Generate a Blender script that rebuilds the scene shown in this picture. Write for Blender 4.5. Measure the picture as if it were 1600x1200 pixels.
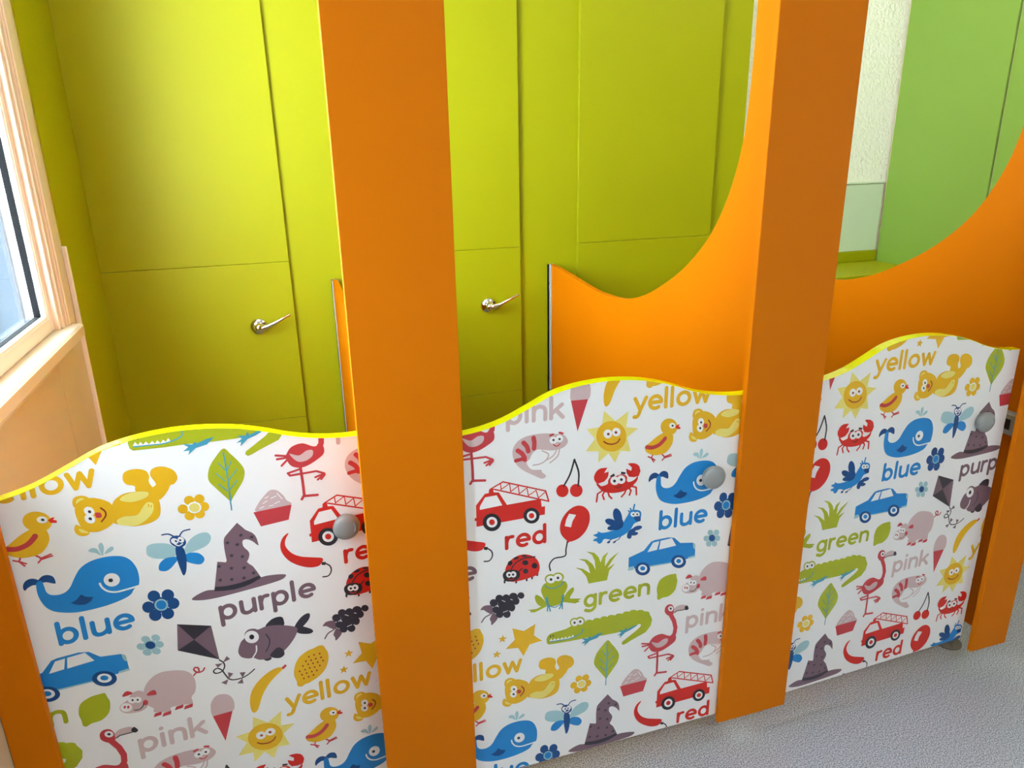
import bpy, math, random
from mathutils import Vector, Matrix
from mathutils.geometry import tessellate_polygon

scene = bpy.context.scene
for o in list(bpy.data.objects):
    bpy.data.objects.remove(o, do_unlink=True)
col = scene.collection
EYE = 1.46                       # camera height above the floor, metres
FRONT = 1.25                     # front plane of the cubicles
BACK = 2.65                      # recessed plane of the panelled back wall

# ------------------------------------------------------------------ camera
F_PX, YAW, PITCH, ROLL = 1146.5, 0.306218, 0.319119, -0.019178
cam = bpy.data.objects.new('camera', bpy.data.cameras.new('camera'))
col.objects.link(cam)
cam.data.sensor_fit = 'HORIZONTAL'
cam.data.sensor_width = 36.0
cam.data.lens = F_PX / 1600 * 36.0
cam.data.clip_start = 0.02
fwd = Vector((math.sin(YAW) * math.cos(PITCH), math.cos(YAW) * math.cos(PITCH), -math.sin(PITCH)))
rt = Vector((math.cos(YAW), -math.sin(YAW), 0))
up = rt.cross(fwd)
r2 = rt * math.cos(ROLL) + up * math.sin(ROLL)
u2 = -rt * math.sin(ROLL) + up * math.cos(ROLL)
cam.matrix_world = Matrix(((r2.x, u2.x, -fwd.x, 0), (r2.y, u2.y, -fwd.y, 0), (r2.z, u2.z, -fwd.z, EYE), (0, 0, 0, 1)))
scene.camera = cam

# ------------------------------------------------------------------ world, lights, exposure
world = bpy.data.worlds.new('World')
scene.world = world
world.use_nodes = True
bg = world.node_tree.nodes['Background']
bg.inputs[0].default_value = (0.80, 0.90, 1.0, 1)     # overcast daylight
bg.inputs[1].default_value = 34.0

def ceiling_lamp_light(loc, power, sx, sy, color):
    d = bpy.data.lights.new('ceiling_lamp_light', 'AREA'); d.shape = 'RECTANGLE'; d.size = sx; d.size_y = sy
    d.energy = power; d.color = color
    o = bpy.data.objects.new('ceiling_lamp_light', d); col.objects.link(o); o.location = loc
    return o
LAMPS = [((0.8, -0.75, 2.575), 20.0), ((-0.02, 1.95, 2.575), 0.7), ((2.1, 1.80, 2.575), 9.0)]  # third one is added to lift the woodchip wall on the right
for loc, pw in LAMPS:
    ceiling_lamp_light(loc, pw, 0.9, 0.28, (1.0, 0.98, 0.96))

vs = scene.view_settings
vs.view_transform = 'Standard'
vs.look = 'None'
vs.exposure = 0.0
vs.gamma = 1.0
vs.use_curve_mapping = False

# ------------------------------------------------------------------ materials
def srgb(r, g, b):
    f = lambda c: (c / 255 / 12.92) if c / 255 <= 0.04045 else ((c / 255 + 0.055) / 1.055) ** 2.4
    return (f(r), f(g), f(b), 1)

def mat(name, rgb, rough=0.45, spec=0.5, metal=0.0, var=0.05, scale=6.0, bump=0.0, bscale=300.0, coat=0.0, bdist=0.002):
    m = bpy.data.materials.new(name); m.use_nodes = True
    nt = m.node_tree; b = nt.nodes['Principled BSDF']
    b.inputs['Roughness'].default_value = rough
    b.inputs['Specular IOR Level'].default_value = spec
    b.inputs['Metallic'].default_value = metal
    b.inputs['Coat Weight'].default_value = coat
    c = srgb(*rgb)
    tc = nt.nodes.new('ShaderNodeTexCoord')
    n = nt.nodes.new('ShaderNodeTexNoise'); n.inputs['Scale'].default_value = scale; n.inputs['Detail'].default_value = 3
    nt.links.new(tc.outputs['Object'], n.inputs['Vector'])
    mx = nt.nodes.new('ShaderNodeMix'); mx.data_type = 'RGBA'
    mx.inputs[6].default_value = tuple(v * (1 - var) for v in c[:3]) + (1,)
    mx.inputs[7].default_value = tuple(min(1, v * (1 + var)) for v in c[:3]) + (1,)
    nt.links.new(n.outputs['Fac'], mx.inputs[0])
    nt.links.new(mx.outputs[2], b.inputs['Base Color'])
    if bump:
        n2 = nt.nodes.new('ShaderNodeTexNoise'); n2.inputs['Scale'].default_value = bscale; n2.inputs['Detail'].default_value = 2
        nt.links.new(tc.outputs['Object'], n2.inputs['Vector'])
        bp = nt.nodes.new('ShaderNodeBump'); bp.inputs['Strength'].default_value = bump; bp.inputs['Distance'].default_value = bdist
        nt.links.new(n2.outputs['Fac'], bp.inputs['Height']); nt.links.new(bp.outputs[0], b.inputs['Normal'])
    return m

def floor_mat():
    m = bpy.data.materials.new('speckled_vinyl'); m.use_nodes = True
    nt = m.node_tree; b = nt.nodes['Principled BSDF']; b.inputs['Roughness'].default_value = 0.42
    tc = nt.nodes.new('ShaderNodeTexCoord')
    n = nt.nodes.new('ShaderNodeTexNoise'); n.inputs['Scale'].default_value = 330; n.inputs['Detail'].default_value = 3
    nt.links.new(tc.outputs['Object'], n.inputs['Vector'])
    cr = nt.nodes.new('ShaderNodeValToRGB'); e = cr.color_ramp.elements
    e[0].position = 0.36; e[0].color = srgb(100, 101, 112)
    e[1].position = 0.66; e[1].color = srgb(220, 224, 234)
    k = cr.color_ramp.elements.new(0.50); k.color = srgb(171, 174, 185)
    nt.links.new(n.outputs['Fac'], cr.inputs[0]); nt.links.new(cr.outputs[0], b.inputs['Base Color'])
    bp = nt.nodes.new('ShaderNodeBump'); bp.inputs['Strength'].default_value = 0.03; bp.inputs['Distance'].default_value = 0.001
    nt.links.new(n.outputs['Fac'], bp.inputs['Height']); nt.links.new(bp.outputs[0], b.inputs['Normal'])
    return m

def glass_mat():
    m = bpy.data.materials.new('window_glass'); m.use_nodes = True
    nt = m.node_tree; nt.nodes.remove(nt.nodes['Principled BSDF'])
    out = nt.nodes['Material Output']
    t = nt.nodes.new('ShaderNodeBsdfTransparent'); t.inputs[0].default_value = (0.93, 0.97, 0.98, 1)
    g = nt.nodes.new('ShaderNodeBsdfGlossy'); g.inputs['Roughness'].default_value = 0.03
    lw = nt.nodes.new('ShaderNodeLayerWeight'); lw.inputs[0].default_value = 0.5
    pw = nt.nodes.new('ShaderNodeMath'); pw.operation = 'POWER'; pw.inputs[1].default_value = 5.0
    fr = nt.nodes.new('ShaderNodeMath'); fr.operation = 'MULTIPLY_ADD'; fr.inputs[1].default_value = 0.9; fr.inputs[2].default_value = 0.03
    nt.links.new(lw.outputs['Facing'], pw.inputs[0]); nt.links.new(pw.outputs[0], fr.inputs[0])
    mx = nt.nodes.new('ShaderNodeMixShader')
    nt.links.new(fr.outputs[0], mx.inputs[0]); nt.links.new(t.outputs[0], mx.inputs[1]); nt.links.new(g.outputs[0], mx.inputs[2])
    nt.links.new(mx.outputs[0], out.inputs[0])
    return m

def lamp_mat():
    m = bpy.data.materials.new('lamp_diffuser'); m.use_nodes = True
    b = m.node_tree.nodes['Principled BSDF']; b.inputs['Emission Color'].default_value = (1, 0.95, 0.86, 1)
    b.inputs['Emission Strength'].default_value = 3.0
    return m

LIME = mat('lime_laminate', (151, 150, 0), 0.5, 0.2, var=0.04, scale=3, bump=0.05, bscale=500)
GREEN = mat('green_laminate', (119, 149, 50), 0.45, 0.5, var=0.04, scale=3, bump=0.05, bscale=500)
ORANGE = mat('orange_laminate', (196, 105, 0), 0.5, 0.08, var=0.03, scale=3, bump=0.05, bscale=500)
EDGE = mat('yellow_edge', (244, 252, 0), 0.22, 0.5, var=0.02, coat=0.7)
WHITE_LAM = mat('white_laminate', (246, 247, 248), 0.4, 0.5, var=0.02)
TRIM = mat('cream_gloss_trim', (228, 214, 194), 0.25, 0.5, var=0.02)
WASHWHITE = mat('white_wall_paint', (232, 236, 240), 0.6, 0.3, var=0.02)
CREAM = mat('cream_paint', (206, 190, 156), 0.5, 0.4, var=0.03)
WALLW = mat('woodchip_wall', (244, 242, 222), 0.6, 0.3, var=0.03, scale=30, bump=1.0, bscale=75, bdist=0.006)
CEIL = mat('ceiling_white', (235, 234, 230), 0.8, 0.2)
UPVC = mat('white_upvc', (238, 234, 226), 0.3, 0.5, var=0.02)
GASKET = mat('black_gasket', (8, 8, 9), 0.7, 0.1)
PALEGREEN = mat('pale_green_board', (204, 216, 184), 0.3, 0.5, var=0.02)
ALU = mat('grey_aluminium', (168, 172, 172), 0.4, 0.5, metal=0.15)
CHROME = mat('chrome', (225, 222, 215), 0.08, 0.5, metal=1.0, var=0.01)
GREYPLASTIC = mat('grey_nylon', (138, 140, 140), 0.30, 0.5, var=0.04)
DARKSLOT = mat('dark_slot', (30, 34, 42), 0.6)
FOOT = mat('grey_foot', (112, 108, 98), 0.4, 0.5)
VINYL = floor_mat(); GLASS = glass_mat(); LAMP = lamp_mat()
OUTSIDE = mat('shade_darkened_boarding', (44, 50, 57), 0.9, 0.0)  # pale house wall painted dark: its shade is put into the colour
BOARD = mat('shade_darkened_board', (51, 57, 64), 0.9, 0.0)  # boards darkened the same way, shade mixed into their base colour
INK = {k: mat('ink_' + n, c, 0.38, 0.45, var=0.02, scale=40) for k, n, c in (
    ('y', 'yellow', (222, 172, 16)), ('v', 'pale_yellow', (232, 218, 120)), ('m', 'maroon', (140, 38, 18)),
    ('r', 'red', (205, 30, 16)), ('R', 'rose_red', (190, 56, 62)), ('k', 'pink', (208, 184, 186)),
    ('b', 'blue', (16, 126, 198)), ('B', 'navy', (0, 66, 128)), ('c', 'pale_blue', (162, 200, 208)),
    ('g', 'green', (164, 172, 20)), ('t', 'teal', (66, 150, 178)), ('u', 'mauve', (118, 92, 104)),
    ('U', 'dark_mauve', (46, 42, 54)), ('x', 'black', (34, 34, 42)), ('w', 'white', (246, 247, 248)))}

# ------------------------------------------------------------------ mesh helpers
def link(name, verts, faces, m, parent=None, smooth=False, mats=None, midx=None):
    me = bpy.data.meshes.new(name)
    me.from_pydata([tuple(v) for v in verts], [], faces)
    for x in (mats or [m]):
        me.materials.append(x)
    if midx:
        me.polygons.foreach_set('material_index', midx)
    if smooth:
        me.polygons.foreach_set('use_smooth', [True] * len(me.polygons))
    me.update()
    o = bpy.data.objects.new(name, me); col.objects.link(o)
    if parent:
        o.parent = parent
    return o

def empty(name, loc, rz=0.0):
    o = bpy.data.objects.new(name, None); o.empty_display_size = 0.1
    col.objects.link(o); o.location = loc; o.rotation_euler = (0, 0, rz)
    return o

def tag(o, label=None, cat=None, group=None, kind=None):
    for k, v in (('label', label), ('category', cat), ('group', group), ('kind', kind)):
        if v:
            o[k] = v
    return o

def box_geo(x0, x1, y0, y1, z0, z1, c=0.0):
    """box with chamfered edges (c) running along every edge of the outline in the local XZ / depth"""
    if c <= 0:
        v = [(x, y, z) for x in (x0, x1) for y in (y0, y1) for z in (z0, z1)]
        f = [(0, 1, 3, 2), (4, 6, 7, 5), (0, 4, 5, 1), (2, 3, 7, 6), (0, 2, 6, 4), (1, 5, 7, 3)]
        return v, f
    import itertools
    v = []; idx = {}
    for sx, sy, sz in itertools.product((0, 1), repeat=3):
        X = (x0, x1)[sx]; Y = (y0, y1)[sy]; Z = (z0, z1)[sz]
        dx = c if sx == 0 else -c; dy = c if sy == 0 else -c; dz = c if sz == 0 else -c
        for a, p in (('x', (X, Y + dy, Z + dz)), ('y', (X + dx, Y, Z + dz)), ('z', (X + dx, Y + dy, Z))):
            idx[(sx, sy, sz, a)] = len(v); v.append(p)
    f = []
    g = lambda s, a: idx[s + (a,)]
    for s in (0, 1):
        f.append([g((s, 0, 0), 'x'), g((s, 1, 0), 'x'), g((s, 1, 1), 'x'), g((s, 0, 1), 'x')])
        f.append([g((0, s, 0), 'y'), g((1, s, 0), 'y'), g((1, s, 1), 'y'), g((0, s, 1), 'y')])
        f.append([g((0, 0, s), 'z'), g((1, 0, s), 'z'), g((1, 1, s), 'z'), g((0, 1, s), 'z')])
    for a in (0, 1):
        for b in (0, 1):
            f.append([g((0, a, b), 'y'), g((1, a, b), 'y'), g((1, a, b), 'z'), g((0, a, b), 'z')])
            f.append([g((a, 0, b), 'x'), g((a, 1, b), 'x'), g((a, 1, b), 'z'), g((a, 0, b), 'z')])
            f.append([g((a, b, 0), 'x'), g((a, b, 1), 'x'), g((a, b, 1), 'y'), g((a, b, 0), 'y')])
            for d in (0, 1):
                f.append([g((a, b, d), 'x'), g((a, b, d), 'y'), g((a, b, d), 'z')])
    return v, f

def fix_normals(o):
    import bmesh
    bm = bmesh.new(); bm.from_mesh(o.data); bmesh.ops.recalc_face_normals(bm, faces=bm.faces); bm.to_mesh(o.data); bm.free()
    return o

def box(name, x0, x1, y0, y1, z0, z1, m, parent=None, c=0.0):
    v, f = box_geo(x0, x1, y0, y1, z0, z1, c)
    return fix_normals(link(name, v, f, m, parent))

def boxes(name, lst, m, parent=None):
    V = []; Fc = []
    for b in lst:
        v, f = box_geo(*b); n = len(V); V += v; Fc += [[i + n for i in q] for q in f]
    return fix_normals(link(name, V, Fc, m, parent))

def prism(name, outline, a0, a1, axis, m, parent=None, mats=None, side_idx=0):
    """extrude a closed 2-D outline. axis 'y': outline is (x,z); axis 'x': outline is (y,z)"""
    n = len(outline)
    mk = (lambda p, a: (p[0], a, p[1])) if axis == 'y' else (lambda p, a: (a, p[0], p[1]))
    V = [mk(p, a0) for p in outline] + [mk(p, a1) for p in outline]
    tris = tessellate_polygon([[Vector((p[0], p[1], 0)) for p in outline]])
    Fc = [tuple(t) for t in tris] + [tuple(i + n for i in reversed(t)) for t in tris]
    mi = [0] * len(Fc)
    for i in range(n):
        j = (i + 1) % n
        Fc.append((i, j, n + j, n + i)); mi.append(side_idx)
    return fix_normals(link(name, V, Fc, m, parent, mats=mats, midx=mi if mats else None))

def lathe(name, prof, m, parent=None, seg=40, axis='-y', loc=(0, 0, 0)):
    """prof: (radius, distance) pairs, revolved about the axis"""
    V = []; Fc = []
    for r, d in prof:
        for k in range(seg):
            a = 2 * math.pi * k / seg
            p = (r * math.cos(a), -d, r * math.sin(a)) if axis == '-y' else (r * math.cos(a), r * math.sin(a), d)
            V.append((p[0] + loc[0], p[1] + loc[1], p[2] + loc[2]))
    for i in range(len(prof) - 1):
        for k in range(seg):
            k2 = (k + 1) % seg
            Fc.append((i * seg + k, i * seg + k2, (i + 1) * seg + k2, (i + 1) * seg + k))
    Fc.append(tuple(range(seg))); Fc.append(tuple(range((len(prof) - 1) * seg, len(prof) * seg)))
    return fix_normals(link(name, V, Fc, m, parent, smooth=True))

def tube(name, pts, radii, m, parent=None, seg=14, flat=1.0):
    V = []; Fc = []
    P = [Vector(p) for p in pts]
    for i, p in enumerate(P):
        t = (P[min(i + 1, len(P) - 1)] - P[max(i - 1, 0)]).normalized()
        a = t.cross(Vector((0, 1, 0)))
        a = (a if a.length > 0.05 else t.cross(Vector((0, 0, 1)))).normalized(); b = t.cross(a).normalized()
        for k in range(seg):
            th = 2 * math.pi * k / seg
            V.append(p + a * radii[i] * math.cos(th) * flat + b * radii[i] * math.sin(th))
    for i in range(len(P) - 1):
        for k in range(seg):
            k2 = (k + 1) % seg
            Fc.append((i * seg + k, i * seg + k2, (i + 1) * seg + k2, (i + 1) * seg + k))
    Fc.append(tuple(range(seg))); Fc.append(tuple(range((len(P) - 1) * seg, len(P) * seg)))
    return fix_normals(link(name, V, Fc, m, parent, smooth=True))

def catmull(pts, closed, n=6):
    out = []; N = len(pts)
    rng = range(N) if closed else range(N - 1)
    for i in rng:
        if closed:
            p0, p1, p2, p3 = pts[i - 1], pts[i], pts[(i + 1) % N], pts[(i + 2) % N]
        else:
            p0, p1, p2, p3 = pts[max(i - 1, 0)], pts[i], pts[i + 1], pts[min(i + 2, N - 1)]
        for k in range(n):
            t = k / n
            out.append(tuple(0.5 * (2 * p1[a] + (p2[a] - p0[a]) * t + (2 * p0[a] - 5 * p1[a] + 4 * p2[a] - p3[a]) * t * t
                                    + (3 * p1[a] - p0[a] - 3 * p2[a] + p3[a]) * t ** 3) for a in (0, 1)))
    if not closed:
        out.append(tuple(pts[-1]))
    return out

Z = lambda v: v + EYE            # heights below were taken relative to eye level

# ------------------------------------------------------------------ setting
TOP = 2.60
LX = -0.545                      # inner face of the left wall
RX = 2.60                        # inner face of the right wall
floor = tag(box('floor', -1.2, 3.4, -2.2, 2.95, -0.06, 0.0, VINYL), 'speckled grey vinyl floor', kind='structure')
ceiling = tag(box('ceiling', -1.2, 3.4, -2.2, 2.95, TOP, TOP + 0.06, CEIL), 'plain white ceiling', kind='structure')

# back wall: lime duct panels with a recessed strip behind each partition
wall_back = tag(box('wall_back', LX - 0.1, 1.825, BACK, BACK + 0.12, 0, TOP, LIME), 'lime green panelled back wall of the cubicles', kind='structure')
JOINTS = [0.0, Z(-0.943), Z(-0.376), TOP]
for x0, x1 in ((-0.541, 0.040), (0.295, 0.876), (1.110, 1.690)):
    for k in range(3):
        z0 = JOINTS[k] + (0.0006 if k else 0.0); z1 = JOINTS[k + 1] - (0.0006 if k < 2 else 0.0)
        box('panel', x0, x1, BACK - 0.015, BACK, z0, z1, LIME, wall_back, c=0.0007)
# back wall above the low duct, right of the panelling
wall_duct = tag(box('wall_back_2', 1.825, RX + 0.1, 2.70, 2.82, 0, TOP, WALLW), 'cream woodchip wall above the low ledge', kind='structure')
box('upstand_board', 1.83, RX - 0.008, 2.690, 2.70, Z(-0.497), Z(-0.205), PALEGREEN, wall_duct, c=0.002)
box('upstand_trim', 1.83, RX - 0.006, 2.686, 2.70, Z(-0.205), Z(-0.197), PALEGREEN, wall_duct, c=0.002)
box('ledge_upstand', 1.83, RX, 2.684, 2.70, Z(-0.545), Z(-0.497), LIME, wall_duct, c=0.003)
box('ledge', 1.83, RX, 2.40, 2.70, Z(-0.565), Z(-0.545), LIME, wall_duct, c=0.003)
box('duct_front', 1.83, RX, 2.42, 2.44, 0.0, Z(-0.565), LIME, wall_duct)
# right wall, clad in green panels
wall_right = tag(box('wall_right', RX + 0.012, RX + 0.12, 0.2, 2.95, 0, TOP, CREAM), 'right wall clad in mid green panels', kind='structure')
for y0, y1 in ((2.186, 2.684), (1.48, 2.176)):
    box('panel', RX, RX + 0.012, y0, y1, 0.0, TOP, GREEN, wall_right, c=0.001)
ws = [(3.2, 3.3, -2.1, -0.85, 0, TOP), (3.2, 3.3, -0.55, 0.2, 0, TOP), (3.2, 3.3, -0.85, -0.55, 0, 1.1), (3.2, 3.3, -0.85, -0.55, 1.95, TOP)]
wall_side = tag(boxes('wall_right_2', ws, WASHWHITE), 'white side wall of the washroom with a window', kind='structure')
win3 = tag(empty('window_3', (3.2, -0.70, 1.1)), 'white framed window in the washroom side wall', kind='structure')
for y0, y1, z0, z1 in ((-0.15, 0.15, 0, 0.05), (-0.15, 0.15, 0.80, 0.85), (-0.15, -0.11, 0.05, 0.80), (0.11, 0.15, 0.05, 0.80)):
    box('frame', 0.02, 0.08, y0, y1, z0, z1, UPVC, win3, c=0.004)
box('glass_pane', 0.048, 0.052, -0.11, 0.11, 0.05, 0.80, GLASS, win3)
box('return', RX + 0.12, 3.2, 0.1, 0.2, 0, TOP, WASHWHITE, wall_side)

# left wall with the window opening
WY0, WY1, WZ0, WZ1 = 1.02, 2.10, Z(-0.44), 2.32
wl = []
VY0, VY1, VZ0, VZ1 = 0.60, 0.84, 0.80, 1.55      # a second window nearer the viewer
for y0, y1, z0, z1 in ((-2.1, VY0, 0, TOP), (VY1, WY0, 0, TOP), (VY0, VY1, 0, VZ0), (VY0, VY1, VZ1, TOP), (WY1, 2.95, 0, TOP), (WY0, WY1, 0, WZ0), (WY0, WY1, WZ1, TOP)):
    wl.append((LX - 0.05, LX, y0, y1, z0, z1))
wall_left = tag(boxes('wall_left', wl, CREAM), 'cream left wall with a window', kind='structure')
box('panel', LX, LX + 0.004, 2.262, BACK, 0, TOP, LIME, wall_left)
box('cladding', LX, LX + 0.002, 2.005, 2.252, 0, Z(-0.475), CREAM, wall_left)
tag(box('trim_1', LX, LX + 0.012, 2.252, 2.264, 0, Z(-0.245), UPVC, c=0.002), 'thin cream edge trim beside the lime panel', kind='structure')

# window: upvc frame, glass, moulded architrave, sill
GX = -0.575
win = tag(empty('window_1', (LX, 1.56, Z(-0.43))), 'white framed window in the left wall', kind='structure')
def wpart(name, x0, x1, y0, y1, z0, z1, m, c=0.0):
    return box(name, x0 - LX, x1 - LX, y0 - 1.56, y1 - 1.56, z0 - Z(-0.43), z1 - Z(-0.43), m, win, c)
fr = []
for nm, y0, y1, z0, z1 in (('frame_stile', 2.035, 2.10, Z(-0.43), WZ1), ('frame_stile', WY0, 1.085, Z(-0.43), WZ1)):
    wpart(nm, -0.592, -0.550, y0, y1, z0, z1, UPVC, 0.004)
for z0, z1 in ((Z(-0.43), Z(-0.391)), (WZ1 - 0.05, WZ1)):
    wpart('frame_rail', -0.592, -0.550, 1.085, 2.035, z0, z1, UPVC, 0.004)
wpart('gasket', -0.580, -0.566, 2.029, 2.035, Z(-0.391), WZ1 - 0.05, GASKET)
wpart('gasket', -0.580, -0.566, 1.085, 1.091, Z(-0.391), WZ1 - 0.05, GASKET)
wpart('gasket', -0.580, -0.566, 1.091, 2.029, Z(-0.391), Z(-0.386), GASKET)
wpart('glazing_bead', -0.566, -0.553, 2.029, 2.046, Z(-0.391), WZ1 - 0.05, UPVC, 0.003)
wpart('glazing_bead', -0.566, -0.553, 1.091, 2.029, Z(-0.401), Z(-0.386), UPVC, 0.003)
wpart('glass_pane', GX - 0.004, GX, 1.088, 2.032, Z(-0.388), WZ1 - 0.05, GLASS)
# moulded architrave, stepped
for y0, y1, d in ((2.060, 2.078, 0.008), (2.078, 2.090, 0.014), (2.090, 2.104, 0.010), (2.104, 2.112, 0.016), (2.112, 2.162, 0.020)):
    wpart('architrave', LX - 0.02, LX + d, y0, y1, Z(-0.43), TOP - 0.15, TRIM, 0.002)
for z0, z1, d in ((WZ1 + 0.0, WZ1 + 0.02, 0.010), (WZ1 + 0.02, WZ1 + 0.09, 0.020)):
    wpart('architrave', LX, LX + d, 0.98, 2.06, z0, z1, TRIM, 0.002)
wpart('window_sill', -0.60, -0.500, 0.94, 2.135, Z(-0.466), Z(-0.43), TRIM, 0.006)
wpart('apron', LX, LX + 0.012, 0.94, 2.12, Z(-0.500), Z(-0.466), TRIM, 0.003)

# rear wall, and the second window of the left wall, beside the viewer
RY = -1.9
wall_front = tag(box('wall_front', -0.7, 3.3, RY - 0.1, RY, 0, TOP, WASHWHITE), 'white wall behind the viewer', kind='structure')
win2 = tag(empty('window_2', (LX, (VY0 + VY1) / 2, VZ0)), 'white framed window beside the viewer', kind='structure')
hw = (VY1 - VY0) / 2; hh = VZ1 - VZ0
for y0, y1, z0, z1 in ((-hw, hw, 0, 0.05), (-hw, hw, hh - 0.05, hh), (-hw, -hw + 0.05, 0.05, hh - 0.05), (hw - 0.05, hw, 0.05, hh - 0.05)):
    box('frame', -0.045, -0.005, y0, y1, z0, z1, UPVC, win2, c=0.004)
box('glass_pane', -0.027, -0.023, -hw + 0.05, hw - 0.05, 0.05, hh - 0.05, GLASS, win2)

# the boarded end of the neighbouring house, seen through the window
yard = tag(empty('neighbouring_house', (-3.0, 8.0, 0)), 'pale boarded house outside the window', 'building')
box('wall', -2.6, 1.4, 0.0, 0.2, -1.2, 4.0, OUTSIDE, yard)
for k in range(16):
    box('board', -2.6 + k * 0.25, -2.6 + k * 0.25 + 0.235, -0.03, 0.0, -1.2, 4.0, BOARD, yard, c=0.008)
tube('downpipe', [(0.33, -0.10, -1.2), (0.33, -0.10, 4.0)], [0.055, 0.055], OUTSIDE, yard)

# ceiling lamps of the washroom; the last is added to brighten the woodchip wall
for i, (loc, pw) in enumerate(LAMPS):
    t = tag(empty('ceiling_lamp', (loc[0], loc[1], TOP)), ('slim white ceiling lamp in front of the cubicles', 'slim white ceiling lamp above the cubicle by the window', 'added slim ceiling lamp brightening the woodchip wall')[i], 'lamp', 'ceiling lamps')
    boxes('housing', [(-0.47, 0.47, -0.17, -0.145, -0.025, 0), (-0.47, 0.47, 0.145, 0.17, -0.025, 0), (-0.47, -0.445, -0.145, 0.145, -0.025, 0), (0.445, 0.47, -0.145, 0.145, -0.025, 0)], UPVC, t)
    box('diffuser', -0.445, 0.445, -0.145, 0.145, -0.015, -0.004, LAMP, t)

# ------------------------------------------------------------------ pilasters
PIL = [(LX + 0.001, -0.474, 'narrow orange cubicle upright against the window wall'),
       (0.1020, 0.2955, 'wide orange cubicle upright between the leftmost and middle doors'),
       (0.9160, 1.1120, 'wide orange cubicle upright between the middle and rightmost doors'),
       (1.7320, 1.8590, 'end orange cubicle upright right of the rightmost door')]
PB = Z(-1.386)
for x0, x1, lab in PIL:
    w = (x1 - x0) / 2
    p = box('cubicle_upright', -w, w, 0.0, 0.0135, PB, 2.15, ORANGE, None, c=0.0012)
    p.location = ((x0 + x1) / 2, FRONT, 0)
    tag(p, lab, 'upright', 'orange cubicle uprights')

# ------------------------------------------------------------------ partitions
PROF = [(2.648, -0.448), (2.57, -0.450), (2.492, -0.455), (2.40, -0.461), (2.314, -0.468), (2.23, -0.473), (2.155, -0.474), (2.037, -0.467), (1.95, -0.452), (1.852, -0.421),
        (1.746, -0.370), (1.653, -0.314), (1.57, -0.246), (1.512, -0.177), (1.469, -0.096), (1.443, -0.015), (1.432, 0.07), (1.428, 0.169)]
prof = [(y, Z(z)) for y, z in catmull(PROF, False, 4)]
PART = [(0.178, 'orange partition sliver left of the upright between leftmost and middle doors'),
        (0.9925, 'orange curved partition with grey wall channel above the middle printed door'),
        (1.790, 'orange curved partition rising behind the rightmost printed door')]
for i, (x, lab) in enumerate(PART):
    p = tag(empty('cubicle_partition', (x, 0, 0)), lab, 'partition', 'curved cubicle partitions')
    out = [(1.2645, Z(-1.352))] + [(2.630, Z(-1.352))] + [(min(y, 2.630), z) for y, z in prof] + [(1.428, 2.15), (1.2645, 2.15)]
    prism('board', out, 0.0, 0.018, 'x', ORANGE, p)
    ch = [(-0.003, 0.0, 2.612, BACK - 0.0005, Z(-1.352), Z(-0.450)), (0.018, 0.021, 2.612, BACK - 0.0005, Z(-1.352), Z(-0.450)), (-0.003, 0.021, 2.631, BACK - 0.0005, Z(-1.352), Z(-0.450))]
    boxes('wall_channel', ch, ALU, p)
    for z in (-0.52, -0.90, -1.25):
        s = lathe('screw', [(0.005, 0.0), (0.005, 0.0012), (0.003, 0.002)], CHROME, p, 12, '-y')
        s.rotation_euler = (0, 0, math.radians(-90)); s.location = (-0.003, 2.622, Z(z))
    lathe('support_foot', [(0.038, 0.0), (0.038, 0.003), (0.020, 0.006), (0.017, 0.012), (0.017, Z(-1.352))], FOOT, p, 28, 'z', (0.009, 1.375, 0))
    if i == 2:
        kp = box('latch_keeper', -0.026, 0.0, 1.285, 1.345, Z(-0.752), Z(-0.694), ALU, p, c=0.003)
        box('slot', -0.0268, -0.020, 1.297, 1.333, Z(-0.737), Z(-0.709), DARKSLOT, kp)

# ------------------------------------------------------------------ flush levers on the back panels
for x, lab in ((-0.084, 'chrome flush lever on the left lime panel by the window'), (0.744, 'chrome flush lever on the lime panel beside the broad orange upright')):
    t = tag(empty('flush_lever', (x, BACK - 0.015, Z(-0.593 if x < 0 else -0.588))), lab, 'lever', 'chrome flush levers')
    rose = lathe('rose', [(0.029, 0.0), (0.029, 0.005), (0.027, 0.010), (0.020, 0.013), (0.018, 0.015)], CHROME, t, 36)
    lathe('hub', [(0.0155, 0.013), (0.0155, 0.024), (0.014, 0.034), (0.009, 0.040), (0.001, 0.042)], CHROME, t, 28)
    s = lathe('screw', [(0.0035, 0.0), (0.0035, 0.0015), (0.002, 0.002)], DARKSLOT, rose, 12); s.location = (0.017, -0.0125, 0.012)
    tube('lever', [(0.0, -0.028, 0.0), (0.014, -0.036, 0.001), (0.034, -0.041, 0.008), (0.070, -0.044, 0.024), (0.104, -0.045, 0.040), (0.108, -0.045, 0.042)],
         [0.012, 0.011, 0.0078, 0.0060, 0.0052, 0.0035], CHROME, t, 16)

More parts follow.
